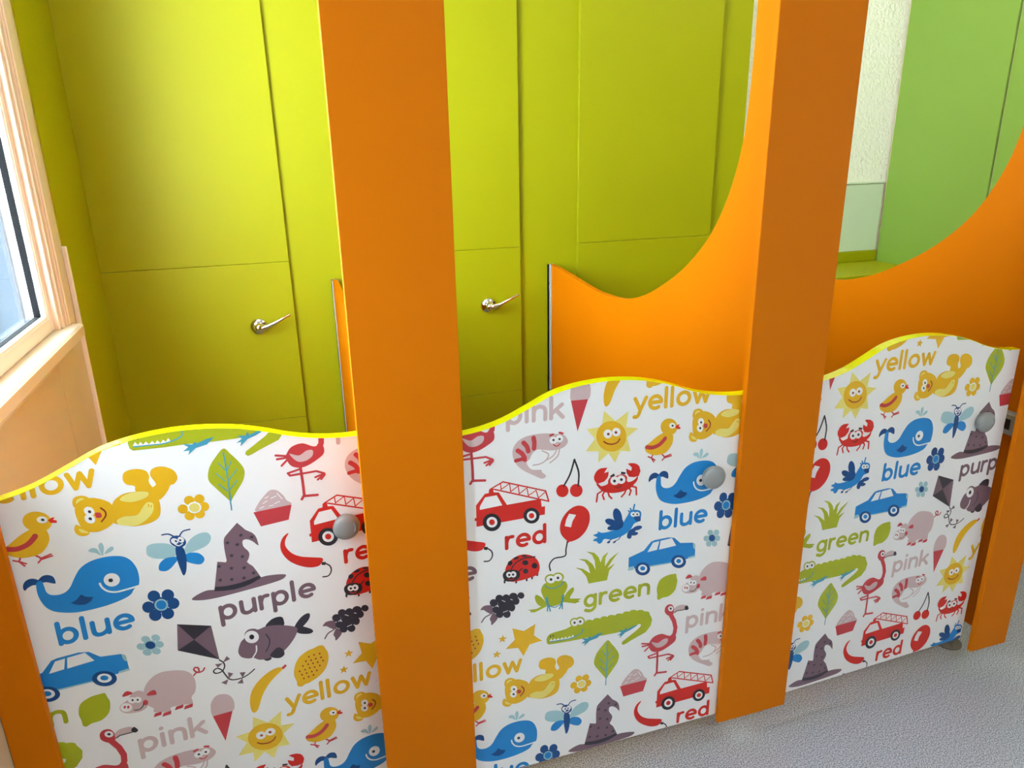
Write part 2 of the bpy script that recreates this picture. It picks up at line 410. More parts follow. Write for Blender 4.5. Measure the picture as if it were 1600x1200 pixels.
# ------------------------------------------------------------------ printed doors
# one entry per motif: (name, shapes); a shape = (kind, ink, stroke width, word, coordinates), lengths in tenths of a millimetre
# kinds: P polygon, S smooth outline, L stroke, E ellipse, K star, T word
MOTIFS = (
 ('pink_word', (
  ('T', 'k', 0, 'pink', (3867, -16646, 5026, -16658)),
 )),
 ('yellow_word', (
  ('T', 'y', 0, 'yellow', (6594, -16741, 8360, -16734)),
 )),
 ('red_word', (
  ('T', 'r', 0, 'red', (3787, -7943, 4671, -7945)),
 )),
 ('blue_word', (
  ('T', 'b', 0, 'blue', (7311, -8161, 8490, -8173)),
 )),
 ('green_word', (
  ('T', 'g', 0, 'green', (5553, -9750, 7143, -9763)),
 )),
 ('purple_word', (
  ('T', 'u', 0, 'purple', (5642, -14226, 7428, -14209)),
 )),
 ('ice_cream_cone', (
  ('S', 'k', 0, '', (5203, -16084, 5238, -15958, 5332, -15856, 5473, -15866, 5586, -15957, 5635, -16140, 5584, -16321, 5358, -16323, 5210, -16293)),
  ('P', 'R', 0, '', (5212, -16303, 5579, -16318, 5361, -16978)),
 )),
 ('prawn', (
  ('S', 'k', 0, '', (5064, -5583, 5147, -5699, 5137, -5781, 5034, -5860, 4828, -5881, 4624, -5840, 4503, -5815, 4401, -5878, 4339, -5993, 4278, -6046, 4297, -6133, 4387, -6231, 4581, -6272, 4591, -6316, 4683, -6416, 4600, -6466, 4417, -6362, 4175, -6197, 4038, -6029, 3982, -5835, 4025, -5658, 4165, -5536, 4385, -5486, 4666, -5492, 4910, -5541)),
  ('L', 'k', 27, '', (4604, -5857, 4736, -5950, 4684, -6068, 4561, -6132, 4409, -6140)),
  ('L', 'k', 27, '', (4910, -5893, 4828, -6006, 4674, -6077)),
  ('L', 'k', 27, '', (4972, -5861, 4931, -6022, 4766, -6144)),
  ('L', 'R', 94, '', (4424, -5553, 4439, -5658, 4432, -5780)),
  ('L', 'R', 93, '', (4214, -5624, 4282, -5716, 4311, -5823)),
  ('L', 'R', 93, '', (4092, -5774, 4180, -5855, 4235, -5957)),
  ('L', 'R', 78, '', (4049, -5985, 4179, -5973, 4242, -6003)),
  ('E', 'w', 0, '', (4839, -5665, 4920, -5676, 4839, -5743)),
  ('E', 'w', 0, '', (4972, -5647, 5050, -5658, 4972, -5725)),
  ('E', 'x', 0, '', (4843, -5659, 4867, -5662, 4843, -5684)),
  ('E', 'x', 0, '', (4972, -5657, 4996, -5661, 4972, -5682)),
  ('L', 'r', 21, '', (4839, -5747, 4890, -5796, 4941, -5794, 4982, -5758)),
  ('L', 'R', 45, '', (4772, -5552, 4833, -5536)),
  ('L', 'R', 45, '', (4971, -5519, 5037, -5545)),
 )),
 ('cherries', (
  ('E', 'r', 0, '', (5038, -6813, 5173, -6836, 5038, -6957)),
  ('E', 'r', 0, '', (5346, -6857, 5487, -6881, 5347, -7006)),
  ('L', 'x', 39, '', (5069, -6706, 5204, -6469, 5297, -6152)),
  ('L', 'x', 38, '', (5297, -6152, 5395, -6457, 5387, -6759)),
 )),
 ('fire_engine', (
  ('P', 'r', 0, '', (3205, -6821, 3390, -6600, 3473, -6594, 3481, -6521, 3560, -6493, 3577, -6597, 3682, -6615, 3844, -6920, 4567, -6912, 4586, -7096, 4659, -7096, 4654, -7284, 3199, -7294)),
  ('P', 'w', 0, '', (3283, -6856, 3397, -6675, 3635, -6670, 3749, -6912, 3280, -6930)),
  ('L', 'r', 29, '', (3510, -6516, 3771, -6399, 4671, -6750, 4739, -6997, 3579, -6528)),
  ('L', 'r', 20, '', (3721, -6426, 3728, -6559, 3910, -6457, 3926, -6640, 4089, -6540, 4107, -6718, 4271, -6614, 4300, -6794, 4465, -6700, 4515, -6881, 4671, -6768)),
  ('E', 'r', 0, '', (3185, -7126, 3204, -7129, 3183, -7164)),
  ('E', 'x', 0, '', (3519, -7253, 3709, -7288, 3514, -7451)),
  ('E', 'w', 0, '', (3520, -7248, 3633, -7270, 3516, -7367)),
  ('E', 'r', 0, '', (3520, -7248, 3580, -7260, 3518, -7313)),
  ('E', 'x', 0, '', (4362, -7257, 4536, -7289, 4361, -7436)),
  ('E', 'w', 0, '', (4362, -7257, 4466, -7276, 4361, -7366)),
  ('E', 'r', 0, '', (4362, -7257, 4420, -7267, 4362, -7318)),
 )),
 ('balloon', (
  ('S', 'r', 0, '', (5161, -8003, 5020, -7827, 4987, -7640, 5040, -7448, 5168, -7293, 5339, -7213, 5512, -7255, 5634, -7400, 5659, -7608, 5585, -7822, 5434, -7976, 5259, -8029)),
  ('P', 'r', 0, '', (5155, -7979, 5198, -7994, 5194, -8048, 5129, -8035)),
  ('P', 'w', 0, '', (5189, -7364, 5347, -7420, 5266, -7558, 5235, -7692, 5094, -7638, 5126, -7487)),
  ('L', 'x', 32, '', (5155, -8031, 5125, -8191, 5119, -8328, 5043, -8359, 4870, -8358, 4772, -8442, 4751, -8530, 4772, -8633)),
 )),
 ('ladybird', (
  ('L', 'x', 40, '', (3757, -8660, 3756, -8706)),
  ('L', 'x', 40, '', (4008, -8715, 4007, -8761)),
  ('L', 'x', 40, '', (4241, -8708, 4241, -8759)),
  ('L', 'x', 41, '', (4363, -8688, 4359, -8738)),
  ('L', 'x', 41, '', (4484, -8632, 4477, -8684)),
  ('S', 'r', 0, '', (3772, -8445, 3860, -8236, 4050, -8128, 4259, -8141, 4448, -8267, 4532, -8469, 4488, -8656, 4337, -8705, 4082, -8731, 3872, -8696)),
  ('L', 'x', 29, '', (3909, -8406, 4005, -8289, 4195, -8215, 4427, -8228)),
  ('E', 'x', 0, '', (4215, -8328, 4282, -8342, 4214, -8388)),
  ('E', 'x', 0, '', (4417, -8440, 4481, -8453, 4416, -8509)),
  ('E', 'x', 0, '', (4218, -8529, 4277, -8542, 4217, -8589)),
  ('E', 'x', 0, '', (3884, -8268, 3923, -8228, 3919, -8308)),
  ('E', 'x', 0, '', (4017, -8178, 4076, -8167, 4027, -8210)),
  ('E', 'x', 0, '', (4196, -8160, 4254, -8172, 4195, -8183)),
  ('S', 'x', 0, '', (3719, -8525, 3773, -8434, 3919, -8426, 4065, -8496, 4094, -8606, 4040, -8687, 3913, -8710, 3768, -8662)),
  ('L', 'x', 27, '', (4064, -8507, 4139, -8443)),
  ('E', 'w', 0, '', (3854, -8536, 3916, -8549, 3853, -8604)),
  ('E', 'w', 0, '', (3948, -8547, 4015, -8561, 3947, -8620)),
  ('E', 'x', 0, '', (3858, -8541, 3883, -8547, 3857, -8569)),
  ('E', 'x', 0, '', (3942, -8550, 3967, -8556, 3941, -8578)),
  ('L', 'r', 18, '', (3831, -8623, 3893, -8659, 3967, -8648)),
 )),
 ('smiling_sun', (
  ('P', 'v', 0, '', (5934, -5187, 6196, -5440, 6480, -5259, 6438, -5610, 6713, -5670, 6468, -5838, 6556, -6163, 6324, -6117, 6211, -6366, 6053, -6130, 5830, -6300, 5836, -6054, 5548, -6011, 5745, -5765, 5562, -5530, 5889, -5523)),
  ('E', 'y', 0, '', (6112, -5765, 6451, -5814, 6121, -6105)),
  ('E', 'w', 0, '', (6031, -5697, 6128, -5710, 6034, -5796)),
  ('E', 'w', 0, '', (6218, -5685, 6315, -5699, 6221, -5781)),
  ('E', 'm', 0, '', (6038, -5702, 6068, -5706, 6038, -5731)),
  ('E', 'm', 0, '', (6209, -5690, 6240, -5695, 6210, -5720)),
  ('L', 'm', 28, '', (5943, -5853, 6026, -5912, 6145, -5940, 6253, -5913, 6300, -5846)),
 )),
 ('chick', (
  ('L', 'R', 29, '', (7086, -6309, 7044, -6380, 6975, -6347)),
  ('L', 'R', 29, '', (7044, -6380, 7110, -6489)),
  ('L', 'R', 29, '', (7056, -6392, 7138, -6454)),
  ('L', 'R', 30, '', (7267, -6315, 7357, -6412, 7310, -6481)),
  ('L', 'R', 30, '', (7357, -6412, 7510, -6374)),
  ('L', 'R', 30, '', (7358, -6435, 7524, -6409)),
  ('E', 'y', 0, '', (7434, -5739, 7634, -5766, 7444, -5930)),
  ('S', 'y', 0, '', (7289, -5859, 7146, -5925, 6995, -6033, 6897, -6106, 6913, -6217, 7052, -6315, 7212, -6346, 7392, -6311, 7521, -6154, 7546, -6005, 7504, -5868, 7389, -5830)),
  ('L', 'R', 90, '', (6932, -6122, 7067, -6153, 7223, -6110, 7331, -6017, 7352, -5987)),
  ('P', 'r', 0, '', (7584, -5749, 7643, -5714, 7689, -5720, 7657, -5754, 7709, -5788, 7696, -5825, 7615, -5807)),
  ('E', 'w', 0, '', (7507, -5721, 7581, -5731, 7511, -5786)),
  ('E', 'x', 0, '', (7514, -5722, 7539, -5725, 7516, -5746)),
 )),
 ('teddy_bear', (
  ('S', 'y', 0, '', (4493, -10986, 4538, -10858, 4696, -10829, 4855, -10891, 4900, -11005, 4878, -11115, 4924, -11257, 4878, -11322, 4661, -11250, 4650, -11144, 4537, -11087)),
  ('S', 'y', 0, '', (4919, -10997, 4969, -10883, 5129, -10873, 5291, -10980, 5334, -11134, 5270, -11234, 5200, -11254, 5131, -11366, 4993, -11484, 4855, -11420, 4889, -11247, 4981, -11182)),
  ('S', 'y', 0, '', (4264, -11399, 4400, -11269, 4581, -11241, 4855, -11290, 4970, -11452, 4982, -11665, 4924, -11821, 4762, -11894, 4532, -11893, 4350, -11814, 4215, -11723)),
  ('S', 'v', 0, '', (4388, -11343, 4491, -11268, 4672, -11253, 4832, -11304, 4797, -11391, 4626, -11430, 4490, -11410)),
  ('S', 'v', 0, '', (4283, -11716, 4397, -11670, 4602, -11689, 4694, -11584, 4786, -11492, 4878, -11531, 4855, -11682, 4739, -11808, 4578, -11880, 4418, -11853, 4305, -11801)),
  ('L', 'y', 20, '', (4809, -11538, 4804, -11573)),
  ('L', 'y', 20, '', (4850, -11563, 4839, -11593)),
  ('S', 'y', 0, '', (3692, -11277, 3723, -11158, 3845, -11136, 3943, -11206, 3908, -11286, 3742, -11342)),
  ('S', 'v', 0, '', (3743, -11253, 3778, -11186, 3866, -11185, 3843, -11242, 3764, -11310)),
  ('S', 'y', 0, '', (3633, -11763, 3669, -11644, 3745, -11705, 3843, -11811, 3808, -11880, 3697, -11865)),
  ('S', 'v', 0, '', (3700, -11731, 3766, -11763, 3831, -11839, 3720, -11807)),
  ('S', 'y', 0, '', (3705, -11512, 3720, -11310, 3843, -11217, 4020, -11220, 4220, -11347, 4281, -11520, 4249, -11707, 4123, -11815, 3943, -11854, 3766, -11763)),
  ('E', 'w', 0, '', (3906, -11445, 3981, -11466, 3904, -11532)),
  ('E', 'w', 0, '', (3892, -11586, 3967, -11608, 3890, -11674)),
  ('E', 'x', 0, '', (3910, -11454, 3934, -11461, 3909, -11482)),
  ('E', 'x', 0, '', (3898, -11585, 3923, -11592, 3898, -11614)),
  ('S', 'R', 0, '', (3982, -11500, 4061, -11510, 4071, -11590, 3997, -11595)),
  ('L', 'm', 27, '', (4084, -11426, 4137, -11505, 4127, -11593, 4053, -11677)),
 )),
 ('banana', (
  ('S', 'y', 0, '', (6602, -15645, 6491, -15628, 6336, -15675, 6134, -15810, 5992, -15990, 5926, -16201, 5921, -16414, 5964, -16522, 6043, -16487, 6107, -16345, 6162, -16199, 6278, -16007, 6428, -15851, 6614, -15708)),
  ('P', 'R', 0, '', (6611, -15649, 6687, -15599, 6712, -15650, 6629, -15709)),
 )),
 ('lemon', (
  ('S', 'y', 0, '', (7379, -15395, 7465, -15420, 7506, -15510, 7545, -15620, 7542, -15787, 7458, -15997, 7305, -16134, 7120, -16210, 7021, -16220, 6939, -16250, 6867, -16198, 6860, -16086, 6828, -15931, 6860, -15728, 6956, -15551, 7121, -15445, 7279, -15419)),
  ('E', 'm', 0, '', (7161, -15589, 7177, -15595, 7158, -15610)),
  ('E', 'm', 0, '', (7267, -15580, 7284, -15586, 7265, -15600)),
  ('E', 'm', 0, '', (7380, -15589, 7397, -15595, 7378, -15610)),
  ('E', 'm', 0, '', (7399, -15687, 7417, -15693, 7397, -15708)),
  ('E', 'm', 0, '', (7430, -15782, 7447, -15788, 7428, -15803)),
  ('E', 'm', 0, '', (7292, -15684, 7309, -15690, 7289, -15705)),
  ('E', 'm', 0, '', (7194, -15684, 7211, -15690, 7192, -15705)),
  ('E', 'm', 0, '', (7092, -15671, 7109, -15677, 7090, -15692)),
  ('E', 'm', 0, '', (7020, -15764, 7037, -15770, 7018, -15784)),
  ('E', 'm', 0, '', (7127, -15760, 7144, -15766, 7125, -15781)),
  ('E', 'm', 0, '', (7224, -15772, 7241, -15778, 7222, -15792)),
  ('E', 'm', 0, '', (7321, -15778, 7338, -15785, 7319, -15799)),
  ('E', 'm', 0, '', (7355, -15875, 7372, -15881, 7353, -15896)),
  ('E', 'm', 0, '', (7247, -15876, 7264, -15882, 7244, -15897)),
  ('E', 'm', 0, '', (7152, -15860, 7169, -15866, 7150, -15881)),
  ('E', 'm', 0, '', (7054, -15867, 7071, -15873, 7052, -15887)),
  ('E', 'm', 0, '', (6945, -15867, 6962, -15873, 6943, -15888)),
  ('E', 'm', 0, '', (6981, -15964, 6998, -15971, 6979, -15985)),
  ('E', 'm', 0, '', (7077, -15959, 7094, -15966, 7075, -15980)),
  ('E', 'm', 0, '', (7181, -15960, 7198, -15966, 7179, -15980)),
  ('E', 'm', 0, '', (7283, -15968, 7300, -15975, 7280, -15989)),
  ('E', 'm', 0, '', (7205, -16053, 7222, -16059, 7203, -16074)),
  ('E', 'm', 0, '', (7106, -16059, 7123, -16066, 7104, -16080)),
  ('E', 'm', 0, '', (7008, -16066, 7024, -16072, 7005, -16086)),
 )),
 ('star', (
  ('P', 'y', 0, '', (3902, -9868, 4160, -10000, 4424, -9882, 4388, -10168, 4575, -10351, 4287, -10377, 4144, -10640, 4023, -10396, 3741, -10356, 3955, -10169)),
 )),
 ('small_star', (
  ('K', 'y', 0, '', (3678, -10082, 3780, -10082)),
 )),
 ('tiny_star', (
  ('K', 'y', 0, '', (3541, -10444, 3643, -10444)),
 )),
 ('yellow_flower', (
  ('E', 'y', 0, '', (5457, -11609, 5540, -11629, 5444, -11697)),
  ('E', 'y', 0, '', (5624, -11620, 5708, -11639, 5611, -11709)),
  ('E', 'y', 0, '', (5681, -11788, 5765, -11808, 5668, -11878)),
  ('E', 'y', 0, '', (5590, -11911, 5675, -11932, 5578, -12001)),
  ('E', 'y', 0, '', (5422, -11908, 5505, -11929, 5409, -11998)),
  ('E', 'y', 0, '', (5333, -11751, 5416, -11771, 5320, -11840)),
  ('E', 'w', 0, '', (5522, -11768, 5634, -11796, 5506, -11880)),
  ('E', 'v', 0, '', (5522, -11768, 5607, -11789, 5510, -11854)),
 )),
 ('crab', (
  ('L', 'r', 38, '', (5946, -6960, 5827, -7018, 5808, -7197)),
  ('L', 'r', 38, '', (5990, -6990, 5941, -7060, 5979, -7173)),
  ('L', 'r', 38, '', (6068, -7026, 6092, -7108, 6156, -7182)),
  ('L', 'r', 39, '', (6479, -7040, 6448, -7114, 6383, -7181)),
  ('L', 'r', 39, '', (6556, -7009, 6599, -7072, 6567, -7172)),
  ('L', 'r', 39, '', (6623, -6975, 6719, -7018, 6732, -7192)),
  ('S', 'r', 0, '', (6061, -6748, 6125, -6670, 6235, -6677, 6290, -6664, 6389, -6658, 6491, -6730, 6506, -6844, 6665, -6915, 6579, -7012, 6402, -7061, 6202, -7060, 6024, -7018, 5913, -6955, 5823, -6840, 5801, -6792, 5911, -6855, 6052, -6823)),
  ('P', 'r', 0, '', (5767, -6725, 5742, -6673, 5736, -6606, 5774, -6514, 5826, -6464, 5891, -6442, 6036, -6450, 5965, -6561, 6067, -6547, 6062, -6627, 6042, -6683, 5974, -6755, 5844, -6782)),
  ('P', 'r', 0, '', (6503, -6434, 6569, -6430, 6659, -6448, 6727, -6485, 6774, -6537, 6805, -6648, 6771, -6754, 6660, -6769, 6536, -6737, 6481, -6640, 6469, -6539, 6587, -6613, 6602, -6538)),
  ('S', 'r', 0, '', (6748, -6739, 6735, -6859, 6644, -6945, 6532, -6960, 6507, -6877, 6618, -6851, 6695, -6808)),
  ('S', 'r', 0, '', (5773, -6711, 5834, -6842, 5946, -6949, 6066, -6925, 6053, -6846, 5933, -6870, 5848, -6796)),
  ('P', 'x', 0, '', (6092, -6654, 6189, -6604, 6212, -6662, 6136, -6683)),
  ('P', 'x', 0, '', (6354, -6593, 6459, -6625, 6451, -6666, 6351, -6645)),
  ('E', 'w', 0, '', (6211, -6777, 6311, -6793, 6214, -6877)),
  ('E', 'w', 0, '', (6359, -6775, 6459, -6791, 6362, -6875)),
  ('E', 'x', 0, '', (6205, -6782, 6238, -6788, 6206, -6816)),
  ('E', 'x', 0, '', (6364, -6776, 6397, -6781, 6365, -6809)),
  ('S', 'm', 0, '', (6186, -6897, 6286, -6929, 6385, -6890, 6354, -6952, 6265, -6959)),
 )),
 ('whale', (
  ('S', 'B', 0, '', (2720, -12608, 2744, -12522, 2810, -12467, 2893, -12469, 2964, -12532, 2924, -12595, 2855, -12593, 2779, -12626, 2738, -12661)),
  ('S', 'B', 0, '', (2941, -12543, 3019, -12463, 3104, -12460, 3178, -12520, 3190, -12646, 3129, -12628, 3066, -12590, 2997, -12579)),
  ('S', 'b', 0, '', (2911, -12591, 2948, -12545, 3002, -12552, 3017, -12661, 3030, -12779, 3088, -12850, 3197, -12878, 3303, -12853, 3389, -12773, 3474, -12626, 3589, -12469, 3750, -12382, 3931, -12357, 4108, -12372, 4264, -12427, 4368, -12537, 4431, -12712, 4441, -12893, 4420, -13026, 4391, -13057, 4320, -13115, 4260, -13197, 4127, -13256, 3890, -13301, 3617, -13313, 3369, -13293, 3135, -13213, 3009, -13118, 2936, -12979, 2900, -12796)),
  ('P', 'B', 0, '', (3332, -13089, 3426, -13056, 3514, -12970, 3577, -13035, 3686, -13074, 3631, -13150, 3536, -13185, 3436, -13163)),
  ('E', 'w', 0, '', (4016, -12826, 4138, -12862, 3994, -12956)),
  ('E', 'x', 0, '', (3997, -12830, 4032, -12840, 3991, -12867)),
  ('L', 'w', 34, '', (3825, -12843, 3848, -12932, 3921, -13029, 4049, -13082, 4233, -13079, 4390, -13067)),
  ('S', 'c', 0, '', (3766, -12169, 3822, -12137, 3891, -12165, 3926, -12260, 3932, -12309, 3863, -12242, 3795, -12209)),
  ('S', 'c', 0, '', (3930, -12110, 3981, -12071, 4004, -12149, 3989, -12239, 3959, -12323, 3932, -12224)),
  ('S', 'c', 0, '', (3993, -12298, 4051, -12219, 4124, -12185, 4146, -12235, 4093, -12278)),
 )),
 ('parrot', (
  ('L', 'B', 21, '', (6243, -8131, 6109, -8198, 6080, -8215)),
  ('L', 'B', 21, '', (6391, -8136, 6358, -8188, 6234, -8234)),
  ('E', 'B', 0, '', (6116, -8223, 6151, -8208, 6126, -8241)),
  ('E', 'B', 0, '', (6246, -8244, 6281, -8229, 6256, -8262)),
  ('L', 'b', 37, '', (6667, -7573, 6696, -7422)),
  ('L', 'b', 33, '', (6633, -7567, 6596, -7492)),
  ('L', 'b', 28, '', (6599, -7579, 6555, -7541)),
  ('E', 'B', 0, '', (6787, -8002, 6898, -7992, 6802, -8054)),
  ('E', 'B', 0, '', (6723, -8130, 6809, -8131, 6731, -8174)),
  ('E', 'B', 0, '', (6597, -8165, 6655, -8176, 6600, -8231)),
  ('S', 'B', 0, '', (6549, -8085, 6660, -7989, 6753, -8030, 6688, -8135, 6576, -8208)),
  ('S', 'b', 0, '', (6545, -7643, 6598, -7549, 6735, -7551, 6852, -7618, 6858, -7770, 6792, -7851, 6702, -7880, 6637, -7985, 6526, -8080, 6368, -8143, 6164, -8162, 6006, -8119, 5940, -8199, 5873, -8205, 5827, -8142, 5749, -8115, 5770, -8073, 5848, -8053, 5746, -7976, 5846, -7949, 5845, -7907, 5957, -7959, 6137, -7959, 6316, -7924, 6426, -7829, 6491, -7725)),
  ('E', 'B', 0, '', (6303, -7626, 6400, -7617, 6357, -7822)),
  ('E', 'B', 0, '', (6153, -7743, 6290, -7819, 6129, -7812)),
  ('E', 'B', 0, '', (6207, -7884, 6345, -7891, 6216, -7946)),
  ('S', 'B', 0, '', (6330, -7649, 6435, -7761, 6429, -7899, 6317, -7959, 6203, -7914, 6245, -7794)),
  ('E', 'w', 0, '', (6670, -7647, 6734, -7659, 6672, -7708)),
  ('E', 'w', 0, '', (6767, -7665, 6827, -7676, 6769, -7726)),
  ('E', 'x', 0, '', (6675, -7648, 6695, -7652, 6675, -7669)),
  ('E', 'x', 0, '', (6767, -7665, 6787, -7669, 6767, -7686)),
  ('S', 'B', 0, '', (6696, -7728, 6787, -7710, 6846, -7756, 6849, -7838, 6769, -7835, 6709, -7777)),
 )),
 ('car', (
  ('P', 'c', 0, '', (6605, -8938, 6739, -8942, 6737, -9034, 6601, -9030)),
  ('P', 'c', 0, '', (8103, -8976, 8275, -8972, 8279, -9030, 8107, -9037)),
  ('L', 'c', 30, '', (7139, -9032, 7668, -9049)),
  ('P', 'b', 0, '', (6604, -8702, 6966, -8598, 7134, -8408, 7227, -8386, 7559, -8384, 7717, -8427, 7871, -8586, 8191, -8642, 8263, -8718, 8271, -8981, 8104, -8994, 8094, -9034, 7667, -9039, 7138, -9017, 6748, -9005, 6734, -8941, 6605, -8943)),
  ('P', 'w', 0, '', (7056, -8657, 7187, -8443, 7343, -8433, 7292, -8644)),
  ('P', 'w', 0, '', (7339, -8649, 7376, -8432, 7652, -8421, 7770, -8631)),
  ('S', 'c', 0, '', (8204, -8657, 8261, -8698, 8264, -8816, 8218, -8782)),
  ('E', 'B', 0, '', (6957, -9057, 7143, -9096, 6964, -9225)),
  ('E', 'w', 0, '', (6957, -9049, 7069, -9073, 6961, -9151)),
  ('E', 'b', 0, '', (6957, -9044, 7019, -9058, 6959, -9099)),
  ('E', 'B', 0, '', (7858, -9059, 8049, -9099, 7868, -9230)),
  ('E', 'w', 0, '', (7858, -9049, 7971, -9073, 7864, -9150)),
  ('E', 'b', 0, '', (7857, -9044, 7919, -9057, 7861, -9100)),
 )),
 ('dark_blue_flower', (
  ('E', 'B', 0, '', (4490, -13543, 4589, -13575, 4472, -13659)),
  ('E', 'B', 0, '', (4610, -13346, 4709, -13377, 4592, -13461)),
  ('E', 'B', 0, '', (4837, -13391, 4938, -13422, 4820, -13507)),
  ('E', 'B', 0, '', (4898, -13590, 4999, -13622, 4880, -13707)),
  ('E', 'B', 0, '', (4780, -13771, 4881, -13804, 4762, -13889)),
  ('E', 'B', 0, '', (4573, -13743, 4673, -13776, 4555, -13860)),
  ('E', 'B', 0, '', (4692, -13556, 4816, -13596, 4667, -13715)),
  ('E', 'c', 0, '', (4701, -13559, 4811, -13594, 4683, -13682)),
  ('E', 'b', 0, '', (4701, -13559, 4782, -13585, 4687, -13651)),
 )),
 ('pale_blue_flower', (
  ('E', 'c', 0, '', (8631, -8475, 8702, -8489, 8637, -8550)),
  ('E', 'c', 0, '', (8795, -8499, 8866, -8513, 8801, -8574)),
  ('E', 'c', 0, '', (8832, -8654, 8904, -8668, 8838, -8730)),
  ('E', 'c', 0, '', (8762, -8779, 8833, -8793, 8768, -8855)),
  ('E', 'c', 0, '', (8610, -8754, 8681, -8768, 8616, -8829)),
  ('E', 'c', 0, '', (8534, -8603, 8605, -8617, 8540, -8678)),
  ('E', 'c', 0, '', (8685, -8621, 8799, -8643, 8693, -8733)),
  ('E', 'B', 0, '', (8685, -8621, 8766, -8636, 8691, -8706)),
 )),
 ('butterfly', (
  ('S', 'c', 0, '', (4633, -12418, 4668, -12321, 4808, -12308, 5019, -12384, 5138, -12570, 4996, -12664, 4761, -12606, 4644, -12516)),
  ('S', 'c', 0, '', (5233, -12571, 5350, -12387, 5516, -12300, 5660, -12315, 5710, -12425, 5639, -12555, 5448, -12622, 5281, -12640)),
  ('S', 'b', 0, '', (4772, -12828, 4807, -12716, 4925, -12642, 5114, -12672, 5067, -12768, 4925, -12889, 4819, -12884)),
  ('S', 'b', 0, '', (5209, -12673, 5328, -12641, 5473, -12698, 5542, -12829, 5475, -12920, 5355, -12883, 5234, -12791)),
  ('S', 'B', 0, '', (5102, -12477, 5161, -12454, 5232, -12530, 5246, -12739, 5211, -12978, 5152, -13071, 5116, -12920, 5091, -12692)),
  ('L', 'B', 26, '', (5124, -12267, 5030, -12180, 4925, -12168)),
  ('L', 'B', 26, '', (5195, -12274, 5265, -12186, 5384, -12175)),
  ('E', 'B', 0, '', (5160, -12364, 5290, -12402, 5161, -12486)),
  ('E', 'w', 0, '', (5108, -12343, 5167, -12361, 5108, -12403)),
  ('E', 'w', 0, '', (5212, -12341, 5264, -12357, 5212, -12401)),
  ('E', 'B', 0, '', (5129, -12349, 5148, -12355, 5130, -12371)),
  ('E', 'B', 0, '', (5200, -12349, 5219, -12354, 5200, -12370)),
  ('L', 'w', 21, '', (5101, -12401, 5161, -12451, 5227, -12424)),
 )),
 ('grass', (
  ('P', 'g', 0, '', (5658, -9149, 5598, -8955, 5484, -8788, 5338, -8681, 5517, -8752, 5694, -8904, 5639, -8702, 5559, -8579, 5414, -8485, 5603, -8541, 5740, -8676, 5815, -8835, 5795, -8616, 5725, -8449, 5589, -8339, 5780, -8413, 5884, -8540, 5932, -8681, 5985, -8537, 6108, -8456, 6043, -8597, 6037, -8798, 6147, -8642, 6360, -8500, 6216, -8680, 6095, -8858, 6276, -8777, 6143, -8929, 6096, -9160)),
 )),
 ('frog', (
  ('S', 'g', 0, '', (4418, -9241, 4441, -9163, 4527, -9207, 4635, -9339, 4701, -9474, 4547, -9463, 4461, -9370)),
  ('P', 'g', 0, '', (4679, -9421, 4459, -9514, 4253, -9490, 4329, -9532, 4307, -9562, 4415, -9588, 4679, -9505)),
  ('S', 'g', 0, '', (5099, -9325, 5209, -9205, 5298, -9165, 5310, -9252, 5233, -9379, 5211, -9472, 5077, -9465)),
  ('P', 'g', 0, '', (5032, -9382, 5256, -9438, 5493, -9488, 5414, -9518, 5460, -9553, 5347, -9581, 5033, -9467)),
  ('E', 'g', 0, '', (4779, -8844, 4914, -8873, 4779, -8966)),
  ('E', 'g', 0, '', (4954, -8832, 5081, -8860, 4954, -8945)),
  ('S', 'g', 0, '', (4561, -9060, 4626, -8933, 4768, -8905, 4987, -8929, 5119, -8982, 5164, -9099, 5120, -9233, 5054, -9339, 5055, -9460, 4922, -9526, 4723, -9504, 4657, -9368, 4592, -9209)),
  ('E', 'w', 0, '', (4779, -8853, 4883, -8876, 4779, -8947)),
  ('E', 'w', 0, '', (4943, -8841, 5041, -8863, 4943, -8931)),
  ('E', 'x', 0, '', (4785, -8854, 4816, -8861, 4785, -8887)),
  ('E', 'x', 0, '', (4943, -8849, 4973, -8855, 4943, -8882)),
  ('L', 't', 23, '', (4648, -8973, 4746, -9054, 4877, -9083, 5009, -9041, 5075, -8972)),
  ('L', 't', 46, '', (4690, -9280, 4705, -9451, 4745, -9509)),
  ('L', 't', 30, '', (4712, -9477, 4700, -9619)),
  ('L', 't', 30, '', (4734, -9482, 4766, -9635)),
  ('L', 't', 47, '', (5065, -9305, 5044, -9457, 5015, -9535)),
  ('L', 't', 31, '', (5028, -9526, 4977, -9624)),
  ('L', 't', 31, '', (5044, -9530, 5044, -9640)),
  ('L', 't', 21, '', (4767, -9514, 4877, -9564, 4999, -9520)),
 )),
 ('crocodile', (
  ('E', 'g', 0, '', (5697, -10142, 5794, -10166, 5698, -10202)),
  ('E', 'g', 0, '', (5882, -10142, 5980, -10165, 5883, -10202)),
  ('E', 'g', 0, '', (6057, -10141, 6155, -10165, 6058, -10202)),
  ('E', 'g', 0, '', (6233, -10145, 6332, -10169, 6234, -10206)),
  ('E', 'g', 0, '', (6422, -10153, 6522, -10177, 6424, -10214)),
  ('E', 'g', 0, '', (6611, -10142, 6712, -10166, 6614, -10204)),
  ('E', 'g', 0, '', (6774, -10140, 6876, -10164, 6776, -10202)),
  ('E', 'g', 0, '', (6949, -10182, 7051, -10206, 6951, -10243)),
  ('E', 'g', 0, '', (7085, -10252, 7188, -10277, 7088, -10314)),
  ('E', 'g', 0, '', (5340, -10068, 5459, -10097, 5341, -10188)),
  ('E', 'g', 0, '', (5470, -10067, 5585, -10095, 5472, -10185)),
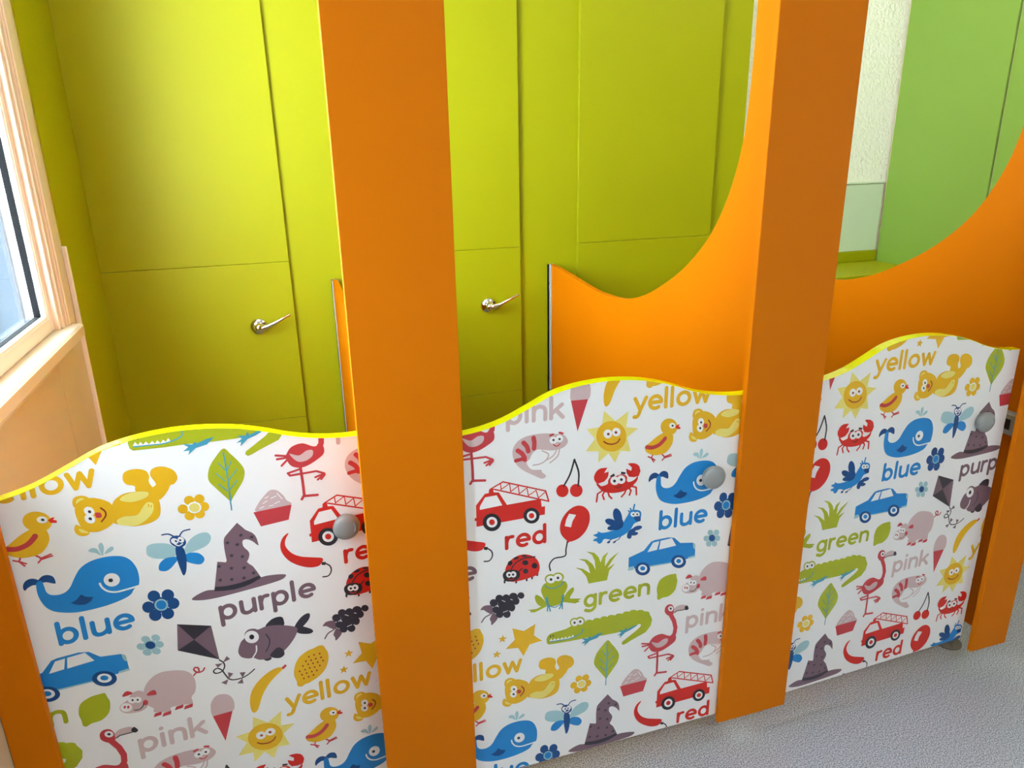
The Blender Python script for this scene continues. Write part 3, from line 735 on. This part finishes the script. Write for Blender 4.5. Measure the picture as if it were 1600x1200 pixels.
  ('P', 'g', 0, '', (4675, -10352, 4694, -10282, 4754, -10222, 4877, -10203, 5125, -10190, 5261, -10136, 5443, -10118, 5604, -10112, 5881, -10111, 6232, -10112, 6610, -10109, 6947, -10145, 7095, -10206, 7197, -10312, 7257, -10443, 7230, -10605, 7107, -10758, 6926, -10822, 6734, -10894, 6615, -10947, 6543, -10963, 6501, -10923, 6516, -10870, 6681, -10768, 6871, -10647, 6965, -10571, 6977, -10517, 6918, -10490, 6746, -10564, 6387, -10591, 6008, -10574, 5564, -10539, 5218, -10527, 4945, -10508, 4731, -10491, 4686, -10442)),
  ('E', 'w', 0, '', (5336, -10072, 5422, -10093, 5337, -10162)),
  ('E', 'w', 0, '', (5470, -10074, 5553, -10095, 5471, -10160)),
  ('E', 'x', 0, '', (5336, -10072, 5363, -10078, 5336, -10102)),
  ('E', 'x', 0, '', (5470, -10074, 5498, -10081, 5471, -10105)),
  ('E', 'x', 0, '', (4770, -10288, 4788, -10293, 4770, -10308)),
  ('E', 'x', 0, '', (4832, -10286, 4850, -10291, 4832, -10306)),
  ('P', 'w', 0, '', (4743, -10406, 4788, -10343, 4821, -10409, 4866, -10357, 4900, -10416, 4950, -10366, 4990, -10426, 5047, -10375, 5081, -10434, 5126, -10378, 5168, -10439, 5217, -10383, 5252, -10435, 5297, -10370, 5332, -10442, 5059, -10449)),
  ('L', 't', 22, '', (4754, -10427, 4990, -10442, 5218, -10456, 5424, -10415, 5515, -10362, 5526, -10276)),
  ('P', 't', 0, '', (6030, -10490, 5891, -10608, 5705, -10638, 5567, -10744, 5600, -10663, 5496, -10661, 5588, -10596, 5506, -10524, 5657, -10562, 5703, -10523, 5738, -10557, 5912, -10499)),
  ('P', 't', 0, '', (6901, -10508, 6723, -10593, 6580, -10635, 6440, -10755, 6461, -10670, 6378, -10675, 6484, -10611, 6410, -10541, 6554, -10564, 6588, -10495, 6614, -10566, 6816, -10500)),
 )),
 ('leaf', (
  ('S', 'g', 0, '', (6148, -10740, 6254, -10865, 6378, -11052, 6447, -11229, 6407, -11414, 6293, -11582, 6171, -11749, 6141, -11791, 6063, -11685, 5927, -11479, 5834, -11324, 5829, -11190, 5883, -11032, 5991, -10886)),
  ('L', 't', 24, '', (6137, -10822, 6146, -11126, 6144, -11451, 6134, -11780, 6131, -11966)),
  ('L', 't', 17, '', (6025, -10996, 6125, -11160)),
  ('L', 't', 17, '', (6252, -11006, 6157, -11166)),
  ('L', 't', 17, '', (5959, -11181, 6090, -11362)),
  ('L', 't', 18, '', (6320, -11183, 6164, -11360)),
  ('L', 't', 18, '', (5978, -11404, 6112, -11570)),
  ('L', 't', 18, '', (6300, -11399, 6156, -11551)),
 )),
 ('lime', (
  ('S', 'g', 0, '', (7758, -9357, 7813, -9374, 7834, -9474, 7857, -9580, 7808, -9797, 7667, -9918, 7496, -9930, 7412, -9962, 7362, -9924, 7355, -9796, 7340, -9641, 7399, -9454, 7564, -9365)),
 )),
 ('pig', (
  ('L', 'R', 31, '', (5016, -15246, 5056, -15205, 5110, -15191, 5112, -15114, 5057, -15082, 5033, -15129, 5091, -15206, 5177, -15205, 5219, -15149)),
  ('S', 'k', 0, '', (4149, -15236, 4274, -15065, 4451, -14979, 4679, -15009, 4885, -15096, 4999, -15250, 5020, -15461, 4979, -15626, 4907, -15712, 4901, -15870, 4727, -15823, 4525, -15810, 4496, -15889, 4240, -15808, 4238, -15716, 4162, -15619, 4113, -15465)),
  ('S', 'R', 0, '', (3786, -15269, 3817, -15195, 3884, -15177, 3951, -15258)),
  ('S', 'k', 0, '', (3854, -15362, 3953, -15248, 4068, -15238, 4151, -15325, 4182, -15493, 4155, -15615, 4061, -15689, 3914, -15686, 3776, -15640, 3703, -15544, 3711, -15448, 3783, -15400)),
  ('S', 'R', 0, '', (4171, -15388, 4233, -15324, 4316, -15323, 4324, -15426)),
  ('E', 'w', 0, '', (3804, -15519, 3898, -15556, 3788, -15614)),
  ('E', 'R', 0, '', (3780, -15500, 3796, -15513, 3768, -15529)),
  ('E', 'R', 0, '', (3836, -15522, 3852, -15536, 3824, -15552)),
  ('E', 'w', 0, '', (3920, -15399, 3988, -15427, 3909, -15466)),
  ('E', 'w', 0, '', (4009, -15424, 4073, -15449, 3998, -15490)),
  ('E', 'x', 0, '', (3928, -15398, 3945, -15405, 3925, -15421)),
  ('E', 'x', 0, '', (4010, -15424, 4027, -15431, 4006, -15447)),
  ('E', 'R', 0, '', (4127, -15533, 4170, -15550, 4117, -15591)),
  ('L', 'x', 19, '', (3923, -15629, 4003, -15643, 4066, -15602, 4098, -15537)),
  ('P', 'R', 0, '', (4208, -15908, 4245, -15832, 4361, -15839, 4342, -15906)),
  ('P', 'R', 0, '', (4351, -15955, 4388, -15879, 4523, -15882, 4503, -15956)),
  ('P', 'R', 0, '', (4580, -15896, 4616, -15824, 4745, -15819, 4726, -15891)),
  ('P', 'R', 0, '', (4736, -15941, 4772, -15868, 4911, -15862, 4891, -15939)),
 )),
 ('flamingo', (
  ('L', 'R', 42, '', (7234, -11114, 7021, -11055)),
  ('L', 'R', 42, '', (7235, -11141, 7037, -11136)),
  ('L', 'R', 42, '', (7236, -11168, 7105, -11281)),
  ('S', 'R', 0, '', (7579, -10334, 7584, -10207, 7655, -10146, 7756, -10174, 7812, -10286, 7807, -10415, 7773, -10472, 7672, -10447)),
  ('L', 'R', 105, '', (7719, -10407, 7832, -10630, 7881, -10826, 7865, -10981, 7794, -11070)),
  ('S', 'R', 0, '', (7219, -11058, 7325, -10939, 7522, -10909, 7728, -11014, 7877, -10985, 7901, -11178, 7744, -11299, 7546, -11382, 7396, -11383, 7267, -11310, 7198, -11158)),
  ('S', 'k', 0, '', (7269, -11070, 7434, -11139, 7580, -11070, 7694, -11085, 7675, -11201, 7541, -11273, 7389, -11248)),
  ('S', 'k', 0, '', (7813, -10312, 7909, -10236, 8085, -10251, 8143, -10377, 7942, -10368, 7831, -10407)),
  ('S', 'x', 0, '', (8101, -10302, 8150, -10282, 8199, -10377, 8146, -10411, 8092, -10365)),
  ('L', 'x', 21, '', (7819, -10404, 7892, -10370, 8093, -10383)),
  ('E', 'w', 0, '', (7724, -10270, 7794, -10287, 7728, -10344)),
  ('E', 'x', 0, '', (7724, -10270, 7752, -10277, 7726, -10299)),
  ('L', 'R', 51, '', (7437, -11381, 7447, -11680, 7448, -11967, 7394, -12043)),
  ('L', 'R', 52, '', (7449, -11987, 7570, -12003, 7693, -12020)),
  ('L', 'R', 41, '', (7866, -11601, 7722, -11522, 7494, -11517, 7231, -11509, 7196, -11452, 7439, -11413)),
  ('L', 'R', 41, '', (7866, -11601, 7690, -11642)),
  ('L', 'R', 41, '', (7854, -11611, 7732, -11702)),
  ('L', 'R', 41, '', (7868, -11629, 7796, -11705)),
 )),
 ('cupcake', (
  ('S', 'k', 0, '', (6542, -12099, 6592, -11964, 6687, -11854, 6830, -11731, 6955, -11751, 7059, -11875, 7115, -11999, 7190, -12102, 6845, -12130)),
  ('L', 'w', 16, '', (6690, -11964, 6763, -11930)),
  ('L', 'w', 16, '', (6836, -11895, 6935, -11868)),
  ('L', 'w', 16, '', (6891, -12019, 6989, -11992)),
  ('L', 'w', 16, '', (6619, -12053, 6693, -12033)),
  ('L', 'w', 16, '', (6958, -11820, 7038, -11951)),
  ('L', 'w', 16, '', (6792, -12047, 6867, -12040)),
  ('L', 'w', 16, '', (6736, -11868, 6797, -11844)),
  ('P', 'R', 0, '', (6498, -12106, 7195, -12109, 7107, -12411, 6594, -12425)),
 )),
 ('chilli', (
  ('S', 'r', 0, '', (7073, -12694, 6969, -12748, 6899, -12882, 6900, -13052, 6989, -13250, 7149, -13414, 7361, -13536, 7545, -13564, 7633, -13503, 7649, -13407, 7456, -13334, 7245, -13256, 7086, -13137, 6990, -12966, 6998, -12827)),
  ('P', 'x', 0, '', (7631, -13490, 7711, -13513, 7689, -13579, 7619, -13554)),
  ('L', 'x', 28, '', (7690, -13535, 7779, -13620, 7796, -13735, 7732, -13833, 7620, -13828)),
 )),
 ('grapes', (
  ('L', 'u', 30, '', (7711, -15121, 7598, -15165, 7520, -15267)),
  ('S', 'u', 0, '', (7505, -14958, 7587, -14881, 7741, -14908, 7788, -15041, 7741, -15119, 7649, -15053, 7577, -14982)),
  ('S', 'u', 0, '', (7716, -15181, 7783, -15098, 7872, -15210, 7844, -15296, 7736, -15389, 7724, -15302, 7699, -15246)),
  ('E', 'U', 0, '', (8396, -14812, 8471, -14837, 8389, -14890)),
  ('E', 'U', 0, '', (8229, -14811, 8328, -14842, 8221, -14913)),
  ('E', 'U', 0, '', (8281, -14921, 8360, -14947, 8273, -15013)),
  ('E', 'U', 0, '', (8069, -14806, 8156, -14834, 8060, -14901)),
  ('E', 'U', 0, '', (7921, -14781, 8008, -14809, 7913, -14876)),
  ('E', 'U', 0, '', (7795, -14856, 7882, -14885, 7787, -14947)),
  ('E', 'U', 0, '', (8159, -14928, 8257, -14961, 8150, -15031)),
  ('E', 'U', 0, '', (7979, -14917, 8076, -14948, 7969, -15030)),
  ('E', 'U', 0, '', (7838, -15034, 7916, -15060, 7830, -15121)),
  ('E', 'U', 0, '', (8068, -15040, 8156, -15069, 8059, -15143)),
  ('E', 'U', 0, '', (8188, -15056, 8263, -15081, 8180, -15153)),
  ('E', 'U', 0, '', (8075, -15196, 8157, -15224, 8067, -15288)),
  ('E', 'U', 0, '', (7917, -15155, 7999, -15182, 7909, -15251)),
  ('E', 'U', 0, '', (7969, -15031, 8046, -15056, 7960, -15122)),
  ('L', 'w', 15, '', (7976, -14834, 8042, -14879)),
  ('L', 'w', 15, '', (7827, -14948, 7858, -14935)),
  ('L', 'w', 15, '', (8010, -15127, 8092, -15114)),
  ('L', 'w', 15, '', (8165, -14849, 8204, -14873)),
 )),
 ('witch_hat', (
  ('S', 'u', 0, '', (5215, -13610, 5316, -13537, 5489, -13496, 5654, -13526, 6060, -13575, 6475, -13497, 6706, -13512, 6891, -13555, 6923, -13597, 6834, -13657, 6560, -13683, 6114, -13698, 5681, -13703, 5397, -13677)),
  ('P', 'u', 0, '', (6188, -12245, 6253, -12336, 6311, -12422, 6373, -12474, 6420, -12511, 6464, -12574, 6489, -12652, 6508, -12812, 6473, -12782, 6437, -12725, 6391, -12677, 6343, -12640, 6294, -12621, 6250, -12626, 6228, -12665, 6232, -12747, 6262, -12807, 6299, -12859, 6321, -12916, 6320, -12968, 6293, -13044, 6257, -13096, 6289, -13147, 6350, -13217, 6405, -13339, 6466, -13495, 6063, -13555, 5622, -13516, 5686, -13233, 5749, -12952, 5894, -13004, 5911, -12967, 5905, -12822, 5903, -12719, 5910, -12579, 5927, -12503, 5958, -12461, 6083, -12342)),
  ('P', 'U', 0, '', (5637, -13464, 5828, -13501, 5965, -13508, 6104, -13504, 6264, -13484, 6428, -13447, 6470, -13510, 6269, -13585, 6125, -13612, 5951, -13616, 5782, -13592, 5617, -13550)),
  ('K', 'U', 0, '', (6222, -12516, 6270, -12516)),
  ('K', 'U', 0, '', (6405, -12603, 6453, -12603)),
  ('K', 'U', 0, '', (5972, -12610, 6019, -12610)),
  ('K', 'U', 0, '', (6136, -12691, 6184, -12691)),
  ('K', 'U', 0, '', (6008, -12891, 6056, -12891)),
  ('K', 'U', 0, '', (6194, -12964, 6243, -12964)),
  ('K', 'U', 0, '', (5765, -13055, 5813, -13055)),
  ('K', 'U', 0, '', (5971, -13154, 6020, -13154)),
  ('K', 'U', 0, '', (6194, -13208, 6243, -13208)),
  ('K', 'U', 0, '', (6346, -13364, 6396, -13364)),
  ('K', 'U', 0, '', (5747, -13344, 5795, -13344)),
  ('K', 'U', 0, '', (5946, -13389, 5995, -13389)),
  ('K', 'U', 0, '', (6164, -13420, 6213, -13420)),
 )),
 ('kite', (
  ('P', 'u', 0, '', (4896, -14045, 5460, -14266, 5504, -15055, 4823, -14606)),
  ('P', 'U', 0, '', (4896, -14045, 5460, -14266, 5130, -14470)),
  ('P', 'U', 0, '', (5130, -14470, 5504, -15055, 4823, -14606)),
  ('L', 'x', 26, '', (5501, -15066, 5567, -15158, 5568, -15260, 5508, -15339, 5401, -15345, 5366, -15280, 5434, -15237, 5512, -15307, 5558, -15426, 5613, -15550, 5704, -15608, 5865, -15618, 5999, -15569, 6098, -15502)),
  ('P', 'u', 0, '', (5551, -15145, 5638, -15026, 5693, -15113)),
  ('P', 'u', 0, '', (5550, -15158, 5412, -15135, 5452, -15228)),
  ('P', 'u', 0, '', (5608, -15548, 5615, -15396, 5705, -15459)),
  ('P', 'u', 0, '', (5600, -15557, 5466, -15586, 5549, -15668)),
  ('P', 'u', 0, '', (5861, -15621, 5820, -15479, 5930, -15508)),
  ('P', 'u', 0, '', (5855, -15630, 5745, -15711, 5857, -15754)),
 )),
 ('fish', (
  ('S', 'U', 0, '', (6425, -14619, 6511, -14502, 6626, -14462, 6734, -14482, 6771, -14566, 6737, -14701)),
  ('S', 'U', 0, '', (6957, -14797, 7072, -14642, 7194, -14568, 7278, -14584, 7256, -14702, 7128, -14832, 7005, -14917)),
  ('S', 'U', 0, '', (6989, -14888, 7090, -14831, 7198, -14890, 7287, -14966, 7300, -15028, 7220, -15048, 7072, -14997, 6993, -14936)),
  ('S', 'U', 0, '', (6295, -15323, 6432, -15338, 6435, -15386, 6351, -15397)),
  ('S', 'u', 0, '', (5872, -14933, 5933, -14798, 6004, -14733, 6026, -14629, 6106, -14567, 6211, -14585, 6278, -14626, 6426, -14604, 6624, -14641, 6838, -14723, 6996, -14822, 6982, -14955, 6869, -15123, 6701, -15273, 6526, -15326, 6357, -15346, 6213, -15317, 6113, -15235, 6024, -15219, 5907, -15149, 5858, -15041)),
  ('S', 'U', 0, '', (6429, -15280, 6583, -15157, 6686, -15244, 6695, -15363, 6610, -15414, 6484, -15369)),
  ('E', 'w', 0, '', (6140, -14753, 6270, -14798, 6123, -14893)),
  ('E', 'x', 0, '', (6140, -14753, 6185, -14768, 6133, -14809)),
  ('L', 'U', 24, '', (6405, -14781, 6454, -14911, 6439, -15042, 6359, -15174)),
  ('L', 'w', 28, '', (6199, -14981, 6183, -15111, 6106, -15221)),
 )),
)
GLY = {  # stroke letters: x height 1, stroke 0.2; each = (advance, [strokes]); strokes are ('l'|'c', points)
 'l': (0.42, [('l', [(.1, .1), (.1, 1.34)])]),
 'i': (0.42, [('l', [(.1, .1), (.1, .9)]), ('l', [(.1, 1.27), (.1, 1.28)])]),
 'o': (1.16, [('o', [(.51, .5), (.41, .40)])]),
 'e': (1.12, [('a', [(.50, .5), (.40, .40), (0, 315)]), ('l', [(.12, .5), (.88, .5)])]),
 'd': (1.12, [('o', [(.47, .5), (.37, .40)]), ('l', [(.84, .1), (.84, 1.34)])]),
 'b': (1.12, [('o', [(.47, .5), (.37, .40)]), ('l', [(.1, .1), (.1, 1.34)])]),
 'p': (1.12, [('o', [(.47, .5), (.37, .40)]), ('l', [(.1, -.28), (.1, .9)])]),
 'g': (1.12, [('o', [(.47, .5), (.37, .40)]), ('c', [(.84, .9), (.84, .4), (.83, -.02), (.68, -.25), (.42, -.31), (.14, -.2)])]),
 'u': (1.06, [('c', [(.1, .9), (.1, .55), (.13, .25), (.28, .11), (.52, .12), (.74, .28), (.8, .45)]), ('l', [(.8, .1), (.8, .9)])]),
 'n': (1.06, [('c', [(.1, .55), (.2, .8), (.44, .9), (.7, .82), (.8, .6), (.8, .1)]), ('l', [(.1, .1), (.1, .9)])]),
 'r': (0.74, [('c', [(.1, .5), (.2, .78), (.34, .88), (.52, .88)]), ('l', [(.1, .1), (.1, .9)])]),
 'y': (1.00, [('l', [(.09, .9), (.46, .12)]), ('c', [(.84, .9), (.46, .1), (.36, -.16), (.24, -.29), (.06, -.29)])]),
 'w': (1.40, [('l', [(.09, .9), (.35, .1), (.64, .86), (.93, .1), (1.19, .9)])]),
 'k': (0.98, [('l', [(.1, .1), (.1, 1.34)]), ('l', [(.76, .88), (.14, .40)]), ('l', [(.38, .60), (.82, .1)])]),
}
def ell(cx, cy, ax, ay, bx, by, n=22, a0=0, a1=360):
    return [(cx + ax * math.cos(math.radians(a)) + bx * math.sin(math.radians(a)), cy + ay * math.cos(math.radians(a)) + by * math.sin(math.radians(a)))
            for a in (a0 + (a1 - a0) * k / n for k in range(n))]

def ribbon(pts, w, closed=False):
    """a stroke of constant width as polygons that only touch, with round ends"""
    r = w / 2; n = len(pts); L = []; R = []
    for i in range(n):
        a = pts[i - 1] if (closed or i > 0) else pts[i]
        c = pts[(i + 1) % n] if (closed or i < n - 1) else pts[i]
        d1 = (pts[i][0] - a[0], pts[i][1] - a[1]); d2 = (c[0] - pts[i][0], c[1] - pts[i][1])
        l1 = math.hypot(*d1); l2 = math.hypot(*d2)
        tx = (d1[0] / l1 if l1 > 1e-9 else 0) + (d2[0] / l2 if l2 > 1e-9 else 0); ty = (d1[1] / l1 if l1 > 1e-9 else 0) + (d2[1] / l2 if l2 > 1e-9 else 0)
        t = math.hypot(tx, ty) or 1.0
        nx, ny = -ty / t * r, tx / t * r
        L.append((pts[i][0] + nx, pts[i][1] + ny)); R.append((pts[i][0] - nx, pts[i][1] - ny))
    out = []
    for i in range(n if closed else n - 1):
        j = (i + 1) % n
        out.append([L[i], R[i], R[j], L[j]])
    if not closed:
        for p, q, s in ((pts[0], pts[1], -1), (pts[-1], pts[-2], -1)):
            a0 = math.atan2(q[1] - p[1], q[0] - p[0]) + math.pi / 2
            out.append([(p[0] + r * math.cos(a0 + math.pi * k / 8), p[1] + r * math.sin(a0 + math.pi * k / 8)) for k in range(9)])
    return out

def stroke_sheets(pts, w, smooth):
    if len(pts) == 2 or smooth:
        return [ribbon(pts if len(pts) == 2 else catmull(pts, False, 5), w)]
    return [ribbon([p, q], w) for p, q in zip(pts, pts[1:])]

STROKE = 0.245
def word_sheets(word, p0, p1):
    total = sum(GLY[c][0] for c in word) - 0.2
    dx, dy = p1[0] - p0[0], p1[1] - p0[1]; L = math.hypot(dx, dy); s = L / total
    ex = (dx / L * s, dy / L * s); ey = (-ex[1], ex[0]); x = 0; out = []
    for c in word:
        tr = lambda q: (p0[0] + ex[0] * (x + q[0]) + ey[0] * q[1], p0[1] + ex[1] * (x + q[0]) + ey[1] * q[1])
        for kind, pts in GLY[c][1]:
            if kind == 'o':
                out.append(ribbon([tr(q) for q in ell(pts[0][0], pts[0][1], pts[1][0], 0, 0, pts[1][1], 26)], STROKE * s, True))
            elif kind == 'a':
                out.append(ribbon([tr(q) for q in ell(pts[0][0], pts[0][1], pts[1][0], 0, 0, pts[1][1], 24, pts[2][0], pts[2][1])], STROKE * s))
            else:
                out += stroke_sheets([tr(q) for q in pts], STROKE * s, kind == 'c')
        x += GLY[c][0]
    return out

def tri(poly):
    return [[poly[i] for i in t] for t in tessellate_polygon([[Vector((p[0], p[1], 0)) for p in poly]])]

def motif_layers(spec, smooth):
    """list of (ink, [convex polygons]) painted in order, in pattern coordinates (metres)"""
    out = []
    for s in spec:
        ty, ink, width10, word, nums = s
        v = [t / 10000 for t in nums]; pts = list(zip(v[0::2], v[1::2]))
        if ty == 'P':
            polys = tri(pts)
        elif ty == 'S':
            polys = tri(catmull(pts, True, 5))
        elif ty == 'E':
            (cx, cy), (ax, ay), (bx, by) = pts; polys = [ell(cx, cy, ax - cx, ay - cy, bx - cx, by - cy, 24)]
        elif ty == 'K':
            (cx, cy), (qx, qy) = pts; r = qx - cx
            polys = tri([(cx + (r if k % 2 == 0 else r * 0.42) * math.sin(math.radians(36 * k + 8)), cy + (r if k % 2 == 0 else r * 0.42) * math.cos(math.radians(36 * k + 8))) for k in range(10)])
        elif ty == 'L':
            out += [(ink, q) for q in stroke_sheets(pts, width10 / 10000, smooth)]
            continue
        else:
            out += [(ink, q) for q in word_sheets(word, pts[0], pts[1])]
            continue
        out.append((ink, polys))
    return out

def clip_half(poly, a, b, c):
    """keep a*x + b*y + c >= 0"""
    out = []; n = len(poly)
    for i in range(n):
        p, q = poly[i], poly[(i + 1) % n]
        dp = a * p[0] + b * p[1] + c; dq = a * q[0] + b * q[1] + c
        if dp >= 0:
            out.append(p)
        if (dp >= 0) != (dq >= 0):
            t = dp / (dp - dq); out.append((p[0] + (q[0] - p[0]) * t, p[1] + (q[1] - p[1]) * t))
    return out

TOPS = [(0.0, -0.530), (0.05, -0.525), (0.10, -0.513), (0.15, -0.492), (0.20, -0.470), (0.25, -0.459), (0.30, -0.4552), (0.34, -0.4562), (0.385, -0.4615),
        (0.43, -0.471), (0.474, -0.4855), (0.51, -0.4995), (0.555, -0.5124), (0.602, -0.5205), (0.645, -0.5232), (0.70, -0.5225)]
TOPC = catmull(TOPS, False, 3)

def clip_door(poly, width, v0, dz):
    xs = [p[0] for p in poly]; ys = [p[1] for p in poly]
    if max(xs) < 0 or min(xs) > width or max(ys) < v0 or min(ys) > -0.45 + dz:
        return []
    poly = clip_half(clip_half(clip_half(poly, 1, 0, -0.0005), -1, 0, width - 0.0005), 0, 1, -v0 - 0.0005)
    if len(poly) < 3:
        return []
    if max(p[1] for p in poly) < -0.535 + dz:
        return [poly]
    out = []
    for (xa, za), (xb, zb) in zip(TOPC, TOPC[1:]):
        q = clip_half(clip_half(poly, 1, 0, -xa), -1, 0, xb)
        if len(q) < 3:
            continue
        sl = (zb - za) / (xb - xa)
        q = clip_half(q, sl, -1, za + dz - 0.0006 - sl * xa)
        if len(q) >= 3:
            out.append(q)
    return out

STRAIGHT = {'fire_engine', 'flamingo', 'crab', 'parrot'}
PAT = []
for nm, spec in MOTIFS:
    L = motif_layers(spec, nm not in STRAIGHT)
    xs = [p[0] for _, ps in L for q in ps for p in q]; ys = [p[1] for _, ps in L for q in ps for p in q]
    PAT.append((nm, L, (min(xs), max(xs), min(ys), max(ys))))
LAT_A = (0.42877, -0.57143); LAT_B = (-0.42877, -0.57143)
NICE = {'pink_word': 'the word pink in pink letters', 'yellow_word': 'the word yellow in yellow letters', 'red_word': 'the word red in red letters',
        'blue_word': 'the word blue in blue letters', 'green_word': 'the word green in green letters', 'purple_word': 'the word purple in purple letters'}

# hinge x, hinge y, swing, door start and width along the leaf, bottom, top shift, pattern offset, knob along / up, label
DOORS = [(-0.52, FRONT + 0.0152, 7.5, 0.0, 0.650, -1.372, -0.0105, (-0.22061, 0.56064), (0.5955, -0.717),
          'leftmost printed cubicle door, slightly ajar, its knob over the red fire engine'),
         (0.0, FRONT + 0.0152, 0.0, 0.2830, 0.662, -1.3697, 0.0, (0.0, 0.0), (0.854, -0.703),
          'middle printed cubicle door, its knob over the blue whale'),
         (1.111, FRONT + 0.0152, 2.0, -0.015, 0.635, -1.3640, 0.0115, (-0.0707, 0.58389), (0.533, -0.689),
          'rightmost printed cubicle door, slightly ajar, its knob over the purple hat')]
TH = 0.022
for hx, hy, deg, s0, width, v0, dz, off, knob, lab in DOORS:
    th = math.radians(deg)
    d = tag(empty('cubicle_door', (hx + s0 * math.cos(th), hy + s0 * math.sin(th), 0), th), lab, 'door', 'printed cubicle doors')
    tops = [(x, z + dz) for x, z in TOPC if x < width - 0.004]
    tops.append((width, next(za + (zb - za) * (width - xa) / (xb - xa) for (xa, za), (xb, zb) in zip(TOPC, TOPC[1:]) if xa <= width <= xb) + dz))
    out = [(0, Z(v0)), (width, Z(v0))] + [(x, Z(z) - 0.0012) for x, z in reversed(tops)]
    panel = prism('panel', out, 0.0, TH, 'y', WHITE_LAM, d)
    # lipping: a thin yellow band along the wavy top of the leaf
    V = []; Fc = []
    path = [(x, Z(z)) for x, z in tops]
    inner = [(x, Z(z) - 0.0012) for x, z in tops]
    n = len(path)
    for P, y in ((path, -0.0004), (path, TH + 0.0004), (inner, TH + 0.0004), (inner, -0.0004)):
        V += [(p[0], y, p[1]) for p in P]
    for i in range(n - 1):
        for a in range(4):
            b = (a + 1) % 4
            Fc.append((a * n + i, a * n + i + 1, b * n + i + 1, b * n + i))
    Fc += [(0, n, 2 * n, 3 * n), (n - 1, 2 * n - 1, 3 * n - 1, 4 * n - 1)]
    tag(fix_normals(link('edge_band', V, Fc, EDGE, d)), 'bright yellow edging')
    # the printed pattern, clipped to this leaf
    for nm, L, (bx0, bx1, by0, by1) in PAT:
        for ia in range(-4, 6):
            for ib in range(-4, 6):
                du = off[0] + ia * LAT_A[0] + ib * LAT_B[0] - s0; dv = off[1] + ia * LAT_A[1] + ib * LAT_B[1]
                if bx1 + du < 0 or bx0 + du > width or by1 + dv < v0 or by0 + dv > -0.44:
                    continue
                V = []; Fc = []; mi = []; inks = []
                for li, (ink, polys) in enumerate(L):
                    if ink not in inks:
                        inks.append(ink)
                    y = -0.00012 - 0.00003 * li
                    for q in polys:
                        for r in clip_door([(p[0] + du, p[1] + dv) for p in q], width, v0, dz):
                            k = len(V); V += [(p[0], y, Z(p[1])) for p in r]
                            ar = sum(r[i][0] * r[(i + 1) % len(r)][1] - r[(i + 1) % len(r)][0] * r[i][1] for i in range(len(r)))
                            Fc.append(list(range(k, k + len(r))) if ar > 0 else list(range(k + len(r) - 1, k - 1, -1))); mi.append(inks.index(ink))
                if len(Fc):
                    o = link('printed_' + nm, V, Fc, None, panel, mats=[INK[i] for i in inks], midx=mi)
                    o['label'] = 'printed ' + NICE.get(nm, nm.replace('_', ' '))
    # knob
    kx = knob[0] - s0
    kn = lathe('knob', [(0.0225, 0.0), (0.0225, 0.003), (0.0215, 0.005), (0.0255, 0.008), (0.0268, 0.011), (0.0268, 0.014), (0.0255, 0.0175), (0.0215, 0.0205), (0.015, 0.0225), (0.007, 0.0236), (0.0005, 0.0238)],
               GREYPLASTIC, d, 44, '-y', (kx, 0, Z(knob[1])))
    arc = [(kx + 0.0160 * math.cos(math.radians(a)), -0.0222, Z(knob[1]) + 0.0160 * math.sin(math.radians(a))) for a in range(-42, 43, 12)]
    tube('grip_rib', arc, [0.0006] + [0.0018] * (len(arc) - 2) + [0.0006], GREYPLASTIC, kn, 10)
    lathe('lock_plate', [(0.020, 0.0), (0.020, 0.004), (0.017, 0.006)], ALU, d, 24, '-y', (kx, TH + 0.006, Z(knob[1])))
    # hinges on the inner side
    for hz in (Z(-0.62), Z(-1.25)):
        box('hinge', 0.004, 0.055, TH, TH + 0.004, hz - 0.03, hz + 0.03, ALU, d, c=0.001)
